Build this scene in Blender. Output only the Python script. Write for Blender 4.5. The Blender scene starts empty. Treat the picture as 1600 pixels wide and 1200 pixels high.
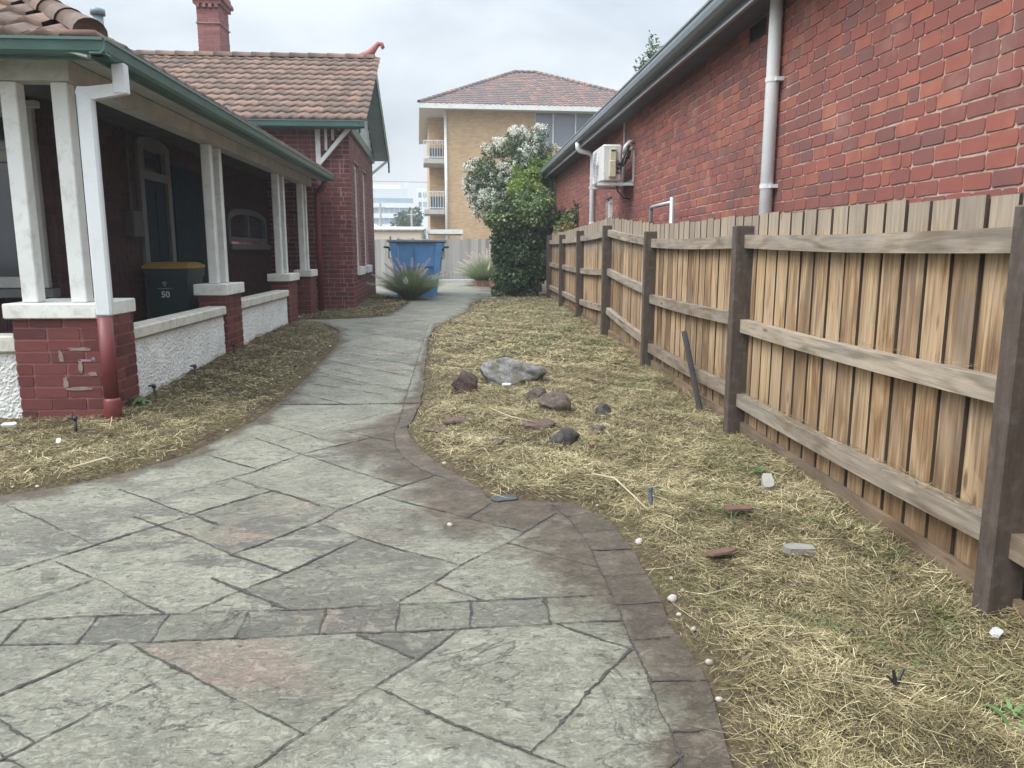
import bpy, bmesh, math, random
import numpy as np
from mathutils import Vector, Matrix
from mathutils.geometry import delaunay_2d_cdt

scene = bpy.context.scene
R = math.radians
# ------------------------------------------------------------------ camera
cam_data = bpy.data.cameras.new("camera")
cam_data.lens = 27.0
cam_data.sensor_width = 36.0
cam_data.clip_start = 0.05
cam_data.clip_end = 3000.0
cam = bpy.data.objects.new("camera", cam_data)
scene.collection.objects.link(cam)
cam.location = (0.0, 0.0, 1.25)
cam.rotation_euler = (R(90 - 9.834), 0.0, R(-3.9))
scene.camera = cam
# ------------------------------------------------------------------ world: overcast sky
SUN_EL, SUN_AZ = R(52), R(247)
world = bpy.data.worlds.new("World")
scene.world = world
world.use_nodes = True
wn, wl = world.node_tree.nodes, world.node_tree.links
wn.clear()
w_out = wn.new("ShaderNodeOutputWorld")
w_add = wn.new("ShaderNodeAddShader")
w_sky = wn.new("ShaderNodeTexSky")
w_sky.sky_type = 'NISHITA'
w_sky.sun_disc = False
w_sky.sun_elevation = SUN_EL
w_sky.sun_rotation = SUN_AZ
w_sky.air_density = 2.0
w_sky.dust_density = 4.0
w_b1 = wn.new("ShaderNodeBackground")
w_b1.inputs[1].default_value = 0.03
wl.new(w_sky.outputs[0], w_b1.inputs[0])
w_b2 = wn.new("ShaderNodeBackground")
w_tc = wn.new("ShaderNodeTexCoord")
w_sep = wn.new("ShaderNodeSeparateXYZ")
wl.new(w_tc.outputs['Generated'], w_sep.inputs[0])
w_map = wn.new("ShaderNodeMapping")
w_map.inputs['Scale'].default_value = (1.0, 1.0, 2.2)
w_map.inputs['Location'].default_value = (3.3, 1.7, 0.4)
wl.new(w_tc.outputs['Generated'], w_map.inputs[0])
w_no = wn.new("ShaderNodeTexNoise")
w_no.inputs['Scale'].default_value = 3.2
w_no.inputs['Detail'].default_value = 5.0
w_no.inputs['Roughness'].default_value = 0.5
w_no.inputs['Distortion'].default_value = 0.25
wl.new(w_map.outputs[0], w_no.inputs[0])
w_rmp = wn.new("ShaderNodeValToRGB")
w_rmp.color_ramp.elements[0].position = 0.37
w_rmp.color_ramp.elements[0].color = (0.288, 0.332, 0.392, 1)
w_rmp.color_ramp.elements[1].position = 0.63
w_rmp.color_ramp.elements[1].color = (0.53, 0.56, 0.605, 1)
wl.new(w_no.outputs['Fac'], w_rmp.inputs[0])
wl.new(w_rmp.outputs[0], w_b2.inputs[0])
w_mr = wn.new("ShaderNodeMapRange")          # overcast: zenith about three times the horizon
w_mr.inputs['From Min'].default_value = 0.25
w_mr.inputs['From Max'].default_value = 1.0
w_mr.inputs['To Min'].default_value = 0.84
w_mr.inputs['To Max'].default_value = 3.1
wl.new(w_sep.outputs['Z'], w_mr.inputs[0])
w_dot = wn.new("ShaderNodeVectorMath"); w_dot.operation = 'DOT_PRODUCT'      # the cloud is brighter round the hidden sun
w_dot.inputs[1].default_value = (math.sin(SUN_AZ) * math.cos(SUN_EL), math.cos(SUN_AZ) * math.cos(SUN_EL), math.sin(SUN_EL))
wl.new(w_tc.outputs['Generated'], w_dot.inputs[0])
w_gl = wn.new("ShaderNodeMapRange")
w_gl.inputs['From Min'].default_value = 0.25
w_gl.inputs['To Min'].default_value = 1.0
w_gl.inputs['To Max'].default_value = 2.4
wl.new(w_dot.outputs['Value'], w_gl.inputs[0])
w_mul = wn.new("ShaderNodeMath"); w_mul.operation = 'MULTIPLY'
wl.new(w_mr.outputs[0], w_mul.inputs[0]); wl.new(w_gl.outputs[0], w_mul.inputs[1])
wl.new(w_mul.outputs[0], w_b2.inputs[1])
wl.new(w_b1.outputs[0], w_add.inputs[0])
wl.new(w_b2.outputs[0], w_add.inputs[1])
wl.new(w_add.outputs[0], w_out.inputs[0])
# ------------------------------------------------------------------ sun, soft behind cloud
sd = bpy.data.lights.new("sun", 'SUN')
sd.energy = 1.5
sd.angle = R(25)
sd.color = (1.0, 0.96, 0.9)
sun = bpy.data.objects.new("sun", sd)
scene.collection.objects.link(sun)
sun.rotation_euler = (R(90) - SUN_EL, 0, R(180) - SUN_AZ + R(0))
scene.view_settings.view_transform = 'Standard'
scene.view_settings.look = 'None'
scene.view_settings.exposure = 0.66
scene.view_settings.gamma = 1.0
scene.render.resolution_x, scene.render.resolution_y = 1024, 768

rng = np.random.default_rng(7)
random.seed(7)

# ------------------------------------------------------------------ mesh builder
class MB:
    def __init__(s):
        s.v, s.f, s.m, s.t, s.n = [], [], [], [], 0
    def add(s, verts, faces, mi=0, tint=None):
        verts = np.asarray(verts, dtype=np.float64).reshape(-1, 3)
        s.v.append(verts)
        s.f += [tuple(int(i) + s.n for i in f) for f in faces]
        s.m += [mi] * len(faces)
        if tint is None:
            tint = random.random()
        s.t.append(np.full(len(verts), tint) if np.isscalar(tint) else np.asarray(tint))
        s.n += len(verts)
        return s
    def box(s, x0, x1, y0, y1, z0, z1, mi=0, tint=None, bev=0.0):
        if bev <= 0:
            v = [(x, y, z) for z in (z0, z1) for y in (y0, y1) for x in (x0, x1)]
            f = [(0, 2, 3, 1), (4, 5, 7, 6), (0, 1, 5, 4), (2, 6, 7, 3), (0, 4, 6, 2), (1, 3, 7, 5)]
            return s.add(v, f, mi, tint)
        b = bev
        v = []
        for z, q in ((z0, b), (z0 + b, 0), (z1 - b, 0), (z1, b)):
            xa, xb, ya, yb = x0 + q, x1 - q, y0 + q, y1 - q
            c = b if q == 0 else b * 0.4
            v += [(xa + c, ya, z), (xb - c, ya, z), (xb, ya + c, z), (xb, yb - c, z),
                  (xb - c, yb, z), (xa + c, yb, z), (xa, yb - c, z), (xa, ya + c, z)]
        f = [tuple(range(7, -1, -1)), tuple(range(24, 32))]
        for k in range(3):
            for i in range(8):
                j = (i + 1) % 8
                f.append((k * 8 + i, k * 8 + j, k * 8 + 8 + j, k * 8 + 8 + i))
        return s.add(v, f, mi, tint)
    def obox(s, c, ux, uy, uz, hx, hy, hz, mi=0, tint=None):
        c, ux, uy, uz = (np.array(q, float) for q in (c, ux, uy, uz))
        v = [c + ux * hx * a + uy * hy * b + uz * hz * d for d in (-1, 1) for b in (-1, 1) for a in (-1, 1)]
        f = [(0, 2, 3, 1), (4, 5, 7, 6), (0, 1, 5, 4), (2, 6, 7, 3), (0, 4, 6, 2), (1, 3, 7, 5)]
        return s.add(v, f, mi, tint)
    def beam(s, p, q, w, h, up=(0, 0, 1), mi=0, tint=None):
        p, q = np.array(p, float), np.array(q, float)
        d = q - p; L = np.linalg.norm(d); d /= L
        x = np.cross(d, up); x /= np.linalg.norm(x)
        z = np.cross(x, d)
        return s.obox((p + q) / 2, x, d, z, w / 2, L / 2, h / 2, mi, tint)
    def tube(s, pts, r, n=10, mi=0, tint=None, cap=True):
        pts = [np.array(p, float) for p in pts]
        k = len(pts)
        rr = [r] * k if np.isscalar(r) else r
        v, f = [], []
        px = None
        for i, p in enumerate(pts):
            d = pts[min(i + 1, k - 1)] - pts[max(i - 1, 0)]
            d = d / (np.linalg.norm(d) + 1e-9)
            if px is None:
                a = np.array([0, 0, 1.0]) if abs(d[2]) < 0.9 else np.array([1.0, 0, 0])
                px = np.cross(d, a)
            px = px - d * np.dot(px, d); px /= np.linalg.norm(px)
            py = np.cross(d, px)
            for j in range(n):
                a = 2 * math.pi * j / n
                v.append(p + (px * math.cos(a) + py * math.sin(a)) * rr[i])
        for i in range(k - 1):
            for j in range(n):
                j2 = (j + 1) % n
                f.append((i * n + j, i * n + j2, (i + 1) * n + j2, (i + 1) * n + j))
        if cap:
            f.append(tuple(range(n - 1, -1, -1)))
            f.append(tuple((k - 1) * n + j for j in range(n)))
        return s.add(v, f, mi, tint)
    def prism(s, poly, d, mi=0, tint=None):
        """closed polygon (3-D points) extruded by vector d"""
        poly = np.array(poly, float); n = len(poly)
        v = np.vstack([poly, poly + np.array(d, float)])
        f = [tuple(range(n - 1, -1, -1)), tuple(range(n, 2 * n))]
        f += [(i, (i + 1) % n, n + (i + 1) % n, n + i) for i in range(n)]
        return s.add(v, f, mi, tint)
    def mesh(s, name, off=(0, 0, 0), smooth=False):
        me = bpy.data.meshes.new(name)
        v = np.vstack(s.v) - np.array(off, float)
        me.from_pydata(v.tolist(), [], s.f)
        me.polygons.foreach_set("material_index", np.array(s.m, dtype=np.int32))
        a = me.attributes.new("tint", 'FLOAT', 'POINT')
        a.data.foreach_set("value", np.concatenate(s.t).astype(np.float32))
        if smooth:
            me.polygons.foreach_set("use_smooth", np.ones(len(me.polygons), dtype=bool))
        me.update()
        return me

def fast_mesh(name, v, quads, tint, off=(0, 0, 0), mi=None):
    """v (N,3), quads (M,4) -> mesh, quickly"""
    me = bpy.data.meshes.new(name)
    v = np.ascontiguousarray(v - np.array(off, float), dtype=np.float32)
    me.vertices.add(len(v))
    me.vertices.foreach_set("co", v.ravel())
    m = len(quads)
    me.loops.add(m * 4)
    me.loops.foreach_set("vertex_index", np.ascontiguousarray(quads, dtype=np.int32).ravel())
    me.polygons.add(m)
    me.polygons.foreach_set("loop_start", np.arange(0, m * 4, 4, dtype=np.int32))
    if mi is not None:
        me.polygons.foreach_set("material_index", np.ascontiguousarray(mi, dtype=np.int32))
    a = me.attributes.new("tint", 'FLOAT', 'POINT')
    a.data.foreach_set("value", np.ascontiguousarray(tint, dtype=np.float32))
    me.update(calc_edges=True)
    me.validate()
    return me

ORI = {}
def link(name, me, mats, parent=None, loc=(0, 0, 0)):
    o = bpy.data.objects.new(name, me)
    scene.collection.objects.link(o)
    for m in (mats if isinstance(mats, (list, tuple)) else [mats]):
        me.materials.append(m)
    if parent is not None:
        o.parent = parent
    else:
        o.location = loc
    return o
def root_of(o):
    while o.parent is not None:
        o = o.parent
    return o
def part(name, mb, mats, parent, smooth=False, label=None):
    off = ORI.get(root_of(parent).name, (0, 0, 0))
    o = link(name, mb.mesh(name, off, smooth), mats, parent)
    if label:
        o["label"] = label
    return o
def tag(o, label=None, cat=None, group=None, kind=None):
    if label: o["label"] = label
    if cat: o["category"] = cat
    if group: o["group"] = group
    if kind: o["kind"] = kind
    return o
def thing(name, label, cat, loc, group=None, rz=0.0):
    """an Empty at the base; parts are given in world coordinates (or local ones when it is turned)"""
    o = bpy.data.objects.new(name, None)
    o.empty_display_size = 0.2
    scene.collection.objects.link(o)
    o.location = loc
    o.rotation_euler = (0, 0, rz)
    ORI[o.name] = (0, 0, 0) if rz else tuple(loc)
    return tag(o, label, cat, group)
def single(name, mb, mats, label, cat, loc, group=None, smooth=False):
    o = link(name, mb.mesh(name, loc, smooth), mats, None, loc)
    return tag(o, label, cat, group)

# ------------------------------------------------------------------ materials
class NT:
    def __init__(s, name):
        s.mat = bpy.data.materials.new(name)
        s.mat.use_nodes = True
        s.n, s.l = s.mat.node_tree.nodes, s.mat.node_tree.links
        s.b = s.n["Principled BSDF"]
        s.tc = s.n.new("ShaderNodeTexCoord")
    def inp(s, sock, val):
        if isinstance(val, bpy.types.NodeSocket):
            s.l.new(val, sock)
        else:
            sock.default_value = val
    def noise(s, scale, detail=4, rough=0.55, vec=None, dist=0.0, stretch=None):
        vec = vec or s.tc.outputs['Object']
        if stretch:
            mp = s.n.new("ShaderNodeMapping")
            mp.inputs['Scale'].default_value = stretch
            s.l.new(vec, mp.inputs[0]); vec = mp.outputs[0]
        q = s.n.new("ShaderNodeTexNoise")
        q.inputs['Scale'].default_value = scale
        q.inputs['Detail'].default_value = detail
        q.inputs['Roughness'].default_value = rough
        q.inputs['Distortion'].default_value = dist
        s.l.new(vec, q.inputs[0])
        return q.outputs['Fac']
    def math(s, op, a, b=0.0, clamp=False):
        q = s.n.new("ShaderNodeMath"); q.operation = op; q.use_clamp = clamp
        s.inp(q.inputs[0], a); s.inp(q.inputs[1], b)
        return q.outputs[0]
    def ramp(s, fac, stops, const=False):
        q = s.n.new("ShaderNodeValToRGB")
        e = q.color_ramp.elements
        while len(e) < len(stops):
            e.new(0.5)
        for i, (p, c) in enumerate(stops):
            e[i].position = p
            c = (c, c, c) if np.isscalar(c) else c
            e[i].color = (c[0], c[1], c[2], 1)
        if const: q.color_ramp.interpolation = 'CONSTANT'
        s.inp(q.inputs[0], fac)
        return q.outputs[0]
    def mix(s, fac, a, b, mode='MIX'):
        q = s.n.new("ShaderNodeMix"); q.data_type = 'RGBA'; q.blend_type = mode
        s.inp(q.inputs[0], fac)
        for k, v in ((6, a), (7, b)):
            if not isinstance(v, bpy.types.NodeSocket): v = (v[0], v[1], v[2], 1)
            s.inp(q.inputs[k], v)
        return q.outputs[2]
    def attr(s, name):
        q = s.n.new("ShaderNodeAttribute"); q.attribute_name = name
        return q.outputs['Fac']
    def bump(s, h, strength=0.3, dist=0.01, normal=None):
        q = s.n.new("ShaderNodeBump")
        q.inputs['Strength'].default_value = strength
        q.inputs['Distance'].default_value = dist
        s.l.new(h, q.inputs['Height'])
        if normal is not None: s.l.new(normal, q.inputs['Normal'])
        return q.outputs[0]
    def done(s, col, rough=0.7, normal=None, metal=0.0, spec=None):
        s.inp(s.b.inputs['Base Color'], col if isinstance(col, bpy.types.NodeSocket) else (col[0], col[1], col[2], 1))
        s.inp(s.b.inputs['Roughness'], rough)
        s.inp(s.b.inputs['Metallic'], metal)
        if spec is not None: s.b.inputs['Specular IOR Level'].default_value = spec
        if normal is not None: s.l.new(normal, s.b.inputs['Normal'])
        return s.mat

def m_plain(name, c, rough=0.6, var=0.25, scale=6.0, fine=60.0, bump=0.15, metal=0.0, dirt=None, dirt_amt=0.5, stretch=None, spec=None):
    """paint/metal/stone with mottling, optional dirt of its own colour"""
    t = NT(name)
    n1 = t.noise(scale, 5, 0.6, stretch=stretch)
    n2 = t.noise(fine, 3, 0.6)
    lo = tuple(max(0, q * (1 - var)) for q in c); hi = tuple(min(1, q * (1 + var)) for q in c)
    col = t.ramp(n1, [(0.3, lo), (0.7, hi)])
    if dirt is not None:
        n3 = t.noise(scale * 2.3, 6, 0.7, dist=0.4)
        col = t.mix(t.ramp(n3, [(0.5, 0.0), (0.5 + 0.25, dirt_amt)]), col, dirt)
    return t.done(col, rough, t.bump(n2, bump, 0.004), metal, spec)

def m_tint(name, stops, rough=0.8, nz=0.25, scale=30.0, bump=0.3, stretch=None, bdist=0.004, spec=0.3, stain=None):
    """colour chosen per piece by its 'tint', broken up by noise"""
    t = NT(name)
    n1 = t.noise(scale, 5, 0.65, stretch=stretch)
    f = t.math('ADD', t.attr("tint"), t.math('MULTIPLY', t.math('SUBTRACT', n1, 0.5), nz * 2))
    col = t.ramp(f, stops)
    if stain is not None:
        ns = t.noise(stain[0], 7, 0.66, dist=0.6, stretch=(1, 1, .55))
        col = t.mix(t.ramp(ns, [(0.46, 0.0), (0.66, stain[1])]), col, stain[2])
        nl = t.noise(stain[0] * 1.7, 6, 0.7, dist=0.3)
        col = t.mix(t.ramp(nl, [(0.56, 0.0), (0.74, stain[1] * .8)]), col, stain[3])
    return t.done(col, rough, t.bump(n1, bump, bdist), 0.0, spec)

def m_leaf(name, stops, rough=0.55, trans=0.25):
    t = NT(name)
    col = t.ramp(t.attr("tint"), stops)
    m = t.done(col, rough, None, 0.0, 0.3)
    tr = t.n.new("ShaderNodeBsdfTranslucent")
    t.l.new(col, tr.inputs[0])
    mx = t.n.new("ShaderNodeMixShader"); mx.inputs[0].default_value = trans
    out = t.n["Material Output"]
    t.l.new(t.b.outputs[0], mx.inputs[1]); t.l.new(tr.outputs[0], mx.inputs[2])
    t.l.new(mx.outputs[0], out.inputs[0])
    return m

MAT = {}
MAT['paint_white'] = m_plain("white_paint", (0.66, 0.67, 0.63), 0.5, 0.07, 3, 40, 0.08, dirt=(0.30, 0.29, 0.24), dirt_amt=0.55)
MAT['cap_white'] = m_plain("painted_cap", (0.68, 0.68, 0.63), 0.65, 0.10, 4, 60, 0.25, dirt=(0.36, 0.33, 0.25), dirt_amt=0.7)
MAT['coping'] = m_plain("painted_coping", (0.58, 0.56, 0.48), 0.7, 0.12, 4, 60, 0.3, dirt=(0.22, 0.20, 0.15), dirt_amt=0.8)
MAT['dash'] = m_plain("pebbledash", (0.62, 0.62, 0.58), 0.9, 0.12, 3, 120, 0.5, dirt=(0.30, 0.28, 0.22), dirt_amt=0.4)
MAT['timber_pale'] = m_plain("old_pale_timber", (0.42, 0.42, 0.39), 0.7, 0.15, 3, 60, 0.15, dirt=(0.2, 0.2, 0.18), dirt_amt=0.6)
MAT['green'] = m_plain("green_gloss_paint", (0.065, 0.135, 0.115), 0.35, 0.12, 5, 60, 0.05, dirt=(0.14, 0.15, 0.13), dirt_amt=0.4)
MAT['slate_metal'] = m_plain("slate_metal", (0.17, 0.20, 0.22), 0.35, 0.08, 3, 60, 0.03, dirt=(0.11, 0.12, 0.13), dirt_amt=0.4)
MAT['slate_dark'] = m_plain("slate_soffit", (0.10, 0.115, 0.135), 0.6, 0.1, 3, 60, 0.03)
MAT['pipe_white'] = m_plain("pipe_paint", (0.62, 0.64, 0.64), 0.4, 0.04, 3, 40, 0.02, dirt=(0.4, 0.4, 0.38), dirt_amt=0.4)
MAT['red_paint'] = m_plain("red_pipe_paint", (0.155, 0.030, 0.030), 0.45, 0.12, 6, 60, 0.08, dirt=(0.10, 0.04, 0.035), dirt_amt=0.5)
MAT['mortar_red'] = m_plain("mortar_painted", (0.20, 0.085, 0.075), 0.9, 0.2, 12, 80, 0.4)
MAT['mortar_pink'] = m_plain("mortar_pink", (0.30, 0.17, 0.15), 0.9, 0.2, 12, 80, 0.4)
MAT['mortar_grey'] = m_plain("mortar_grey", (0.42, 0.31, 0.25), 0.95, 0.25, 9, 80, 0.5, dirt=(0.12, 0.07, 0.06), dirt_amt=0.8)
MAT['patch'] = m_plain("mortar_repair", (0.24, 0.175, 0.155), 0.95, 0.2, 20, 80, 0.6)
MAT['brick_paint'] = m_tint("painted_red_brick", [(0.0, (0.085, 0.026, 0.026)), (0.5, (0.125, 0.034, 0.032)), (1.0, (0.16, 0.048, 0.042))], 0.6, 0.35, 16, 0.5)
MAT['brick_red'] = m_tint("red_brick", [(0.0, (0.165, 0.080, 0.073)), (0.22, (0.210, 0.082, 0.069)), (0.55, (0.240, 0.083, 0.066)), (0.8, (0.272, 0.092, 0.068)), (1.0, (0.335, 0.125, 0.082))], 0.9, 0.30, 9, 0.7, stain=(.9, .55, (0.14, 0.062, 0.056), (0.36, 0.22, 0.18)))
MAT['glass'] = m_plain("dark_glass", (0.03, 0.035, 0.045), 0.08, 0.3, 1.5, 5, 0.0, spec=0.8)
MAT['glass_grey'] = m_plain("grey_glass", (0.16, 0.18, 0.21), 0.12, 0.15, 0.5, 5, 0.0, spec=0.8)
MAT['navy'] = m_plain("navy_door_paint", (0.006, 0.018, 0.027), 0.7, 0.15, 4, 60, 0.03, spec=0.15)
MAT['dark'] = m_plain("dark_plastic", (0.018, 0.018, 0.02), 0.5, 0.2, 6, 60, 0.05)
MAT['roof_tile'] = m_tint("terracotta_tile", [(0.0, (0.098, 0.070, 0.055)), (0.3, (0.130, 0.090, 0.070)), (0.65, (0.158, 0.104, 0.078)), (1.0, (0.195, 0.125, 0.093))], 0.9, 0.95, 15, 0.6)
MAT['roof_tile_red'] = m_tint("glazed_tile", [(0.0, (0.105, 0.088, 0.086)), (0.4, (0.135, 0.098, 0.088)), (0.7, (0.165, 0.105, 0.088)), (1.0, (0.25, 0.13, 0.095))], 0.6, 0.15, 1.5, 0.3)
MAT['wood_grey'] = m_tint("weathered_grey_paling", [(0.0, (0.20, 0.19, 0.17)), (0.5, (0.30, 0.29, 0.27)), (1.0, (0.40, 0.39, 0.36))], 0.9, 0.3, 4, 0.4, stretch=(8, 8, 0.6))
MAT['brick_porch'] = m_tint('shaded_porch_brick', [(0.0, (0.030, 0.011, 0.011)), (1.0, (0.052, 0.018, 0.017))], 0.7, 0.35, 16, 0.5)  # verandah shade put into the colours of porch brick, mortar, trim and boarding
MAT['paint_porch_shade'] = m_plain('porch_shade_paint', (0.105, 0.11, 0.105), 0.6, 0.1, 3, 40, 0.05, dirt=(0.06, 0.06, 0.05), dirt_amt=0.5)  # white frame paint, its colour darkened for the verandah shade
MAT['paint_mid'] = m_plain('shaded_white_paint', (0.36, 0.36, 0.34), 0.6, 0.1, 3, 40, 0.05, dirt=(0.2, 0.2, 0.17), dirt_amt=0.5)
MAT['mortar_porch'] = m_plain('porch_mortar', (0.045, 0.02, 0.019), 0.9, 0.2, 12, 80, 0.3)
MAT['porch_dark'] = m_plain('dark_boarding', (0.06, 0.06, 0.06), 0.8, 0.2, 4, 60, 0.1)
MAT['steel'] = m_plain("galvanised_steel", (0.42, 0.44, 0.45), 0.4, 0.1, 10, 60, 0.05, metal=0.6)
MAT['concrete'] = m_plain("old_concrete", (0.42, 0.41, 0.38), 0.9, 0.15, 3, 50, 0.3)
MAT['bark'] = m_plain("bark", (0.09, 0.07, 0.05), 0.95, 0.3, 8, 40, 0.8, stretch=(3, 3, 0.5))
# wood for the near fence: grain along z (palings) or along y (rails)
def m_wood(name, c_lo, c_mid, c_hi, c_grey, axis, grey_z=None):
    t = NT(name)
    st = {'z': (22, 22, 1.1), 'y': (22, 1.1, 22)}[axis]
    comb = t.n.new("ShaderNodeCombineXYZ")
    tn = t.math('MULTIPLY', t.attr("tint"), 37.0)
    for k in range(3): t.l.new(tn, comb.inputs[k])
    va = t.n.new("ShaderNodeVectorMath"); va.operation = 'ADD'
    t.l.new(t.tc.outputs['Object'], va.inputs[0]); t.l.new(comb.outputs[0], va.inputs[1])
    g1 = t.noise(1.6, 6, 0.6, va.outputs[0], 0.9, st)
    st2 = {'z': (5, 5, 0.9), 'y': (5, 0.9, 5)}[axis]
    g2 = t.noise(1.7, 3, 0.5, va.outputs[0], 1.8, st2)
    st3 = {'z': (90, 90, 4), 'y': (90, 4, 90)}[axis]
    g3 = t.noise(1.0, 3, 0.6, va.outputs[0], 0.2, st3)
    f = t.math('ADD', t.math('MULTIPLY', g1, 0.75), t.math('MULTIPLY', t.math('ADD', t.math('MULTIPLY', t.math('SUBTRACT', g2, .5), 2.0), .5), 0.42))
    f = t.math('ADD', f, t.math('MULTIPLY', t.math('SUBTRACT', t.attr("tint"), 0.5), 0.34))
    col = t.ramp(f, [(0.38, c_lo), (0.55, c_mid), (0.68, c_hi), (0.80, tuple(min(1, q * 1.25) for q in c_hi))])
    # knots and grain rings
    wv = t.n.new("ShaderNodeTexWave"); wv.wave_type = 'BANDS'; wv.bands_direction = 'X' if axis == 'y' else 'Y'
    wv.inputs['Scale'].default_value = 2.6; wv.inputs['Distortion'].default_value = 9.0
    wv.inputs['Detail'].default_value = 2.0; wv.inputs['Detail Scale'].default_value = 0.7
    mp = t.n.new("ShaderNodeMapping"); mp.inputs['Scale'].default_value = {'z': (4, 4, .45), 'y': (4, .45, 4)}[axis]
    t.l.new(va.outputs[0], mp.inputs[0]); t.l.new(mp.outputs[0], wv.inputs[0])
    line = t.ramp(wv.outputs['Fac'], [(0.0, 0.5), (0.2, 1.0)])
    col = t.mix(0.7, col, line, 'MULTIPLY')
    vo = t.n.new("ShaderNodeTexVoronoi"); vo.inputs['Scale'].default_value = 1.0
    mk = t.n.new("ShaderNodeMapping"); mk.inputs['Scale'].default_value = {'z': (9, 9, 2.6), 'y': (9, 2.2, 9)}[axis]
    t.l.new(va.outputs[0], mk.inputs[0]); t.l.new(mk.outputs[0], vo.inputs['Vector'])
    vs = t.n.new("ShaderNodeSeparateColor"); t.l.new(vo.outputs['Color'], vs.inputs[0])
    knot = t.math('MULTIPLY', t.ramp(vo.outputs['Distance'], [(0.07, 1.0), (0.15, 0.0)]), t.ramp(vs.outputs[0], [(0.62, 0.0), (0.64, 0.8)]))
    halo = t.math('MULTIPLY', t.ramp(vo.outputs['Distance'], [(0.10, 1.0), (0.50, 0.0)]), t.ramp(vs.outputs[0], [(0.62, 0.0), (0.64, 0.65)]))
    col = t.mix(halo, col, tuple(min(1, q * 1.3) for q in c_hi))
    gn = t.noise(2.2, 5, 0.6, va.outputs[0], 0.5)
    amt = t.ramp(gn, [(0.42, 0.12), (0.66, 0.75)])
    if grey_z is not None:                       # boards silvered where the capless tops weather
        sp = t.n.new("ShaderNodeSeparateXYZ"); t.l.new(t.tc.outputs['Object'], sp.inputs[0])
        zz = t.ramp(t.math('ADD', sp.outputs['Z'], t.math('MULTIPLY', t.math('SUBTRACT', gn, 0.5), 0.3)), [(0, 0), (1, 1)])
        mr = t.n.new("ShaderNodeMapRange"); mr.inputs['From Min'].default_value = grey_z - 0.12; mr.inputs['From Max'].default_value = grey_z + 0.1; mr.inputs['To Max'].default_value = 0.72
        t.l.new(t.math('ADD', sp.outputs['Z'], t.math('MULTIPLY', t.math('SUBTRACT', gn, 0.5), 0.25)), mr.inputs[0])
        amt = t.math('MAXIMUM', t.math('MULTIPLY', amt, 0.45), mr.outputs[0])
    col = t.mix(amt, col, t.mix(g3, tuple(q * .45 for q in c_grey), tuple(min(1, q * 1.5) for q in c_grey)))
    col = t.mix(knot, col, (0.085, 0.045, 0.022))
    if grey_z is not None:                       # soil splashed up the foot of the boards
        ms = t.n.new("ShaderNodeMapRange"); ms.inputs['From Min'].default_value = 0.62; ms.inputs['From Max'].default_value = 0.08
        t.l.new(t.math('ADD', sp.outputs['Z'], t.math('MULTIPLY', t.math('SUBTRACT', g1, 0.5), 0.7)), ms.inputs[0])
        col = t.mix(t.math('MULTIPLY', ms.outputs[0], 0.6), col, (0.125, 0.075, 0.038))
    h = t.math('ADD', g3, t.math('MULTIPLY', g1, 0.8))
    return t.done(col, 0.85, t.bump(h, 0.35, 0.004), 0.0, 0.2)
MAT['paling'] = m_wood("pine_paling", (0.140, 0.075, 0.034), (0.255, 0.152, 0.074), (0.385, 0.265, 0.150), (0.285, 0.255, 0.21), 'z', 1.27)
MAT['plinth'] = m_wood('pine_plinth', (0.10, 0.065, 0.035), (0.165, 0.112, 0.064), (0.225, 0.16, 0.10), (0.16, 0.13, 0.10), 'y')
MAT['paling_back'] = m_plain('shaded_gap_paling', (0.078, 0.054, 0.036), 0.9, 0.4, 5, 60, 0.3, stretch=(6, 6, 0.6))  # gap shade put into the colour of back boards and board edges
MAT['rail'] = m_wood("pine_rail", (0.14, 0.098, 0.063), (0.21, 0.165, 0.12), (0.29, 0.24, 0.178), (0.25, 0.225, 0.19), 'y')
MAT['post'] = m_plain("dark_stained_post", (0.064, 0.046, 0.035), 0.8, 0.3, 7, 50, 0.5, stretch=(6, 6, 0.7), dirt=(0.12, 0.105, 0.09), dirt_amt=0.7)

def rot2(a):
    return math.cos(a), math.sin(a)

# ------------------------------------------------------------------ bricks, walls with openings
def wall_back(mb, o, u, n, W, z0, z1, holes, depth, mi=0):
    """backing wall behind the bricks: boxes round the openings; face at o, n points out of it"""
    o, u, n = np.array(o, float), np.array(u, float), np.array(n, float)
    us = sorted({0.0, W, *[h[0] for h in holes], *[h[1] for h in holes]})
    zs = sorted({z0, z1, *[h[2] for h in holes], *[h[3] for h in holes]})
    up = np.array([0, 0, 1.0])
    for a, b in zip(us[:-1], us[1:]):
        for c, d in zip(zs[:-1], zs[1:]):
            um, zm = (a + b) / 2, (c + d) / 2
            if any(h[0] < um < h[1] and h[2] < zm < h[3] for h in holes): continue
            ctr = o + u * um + up * (zm) - n * depth / 2
            mb.obox(ctr, u, n, up, (b - a) / 2, depth / 2, (d - c) / 2, mi, 0.5)

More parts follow.
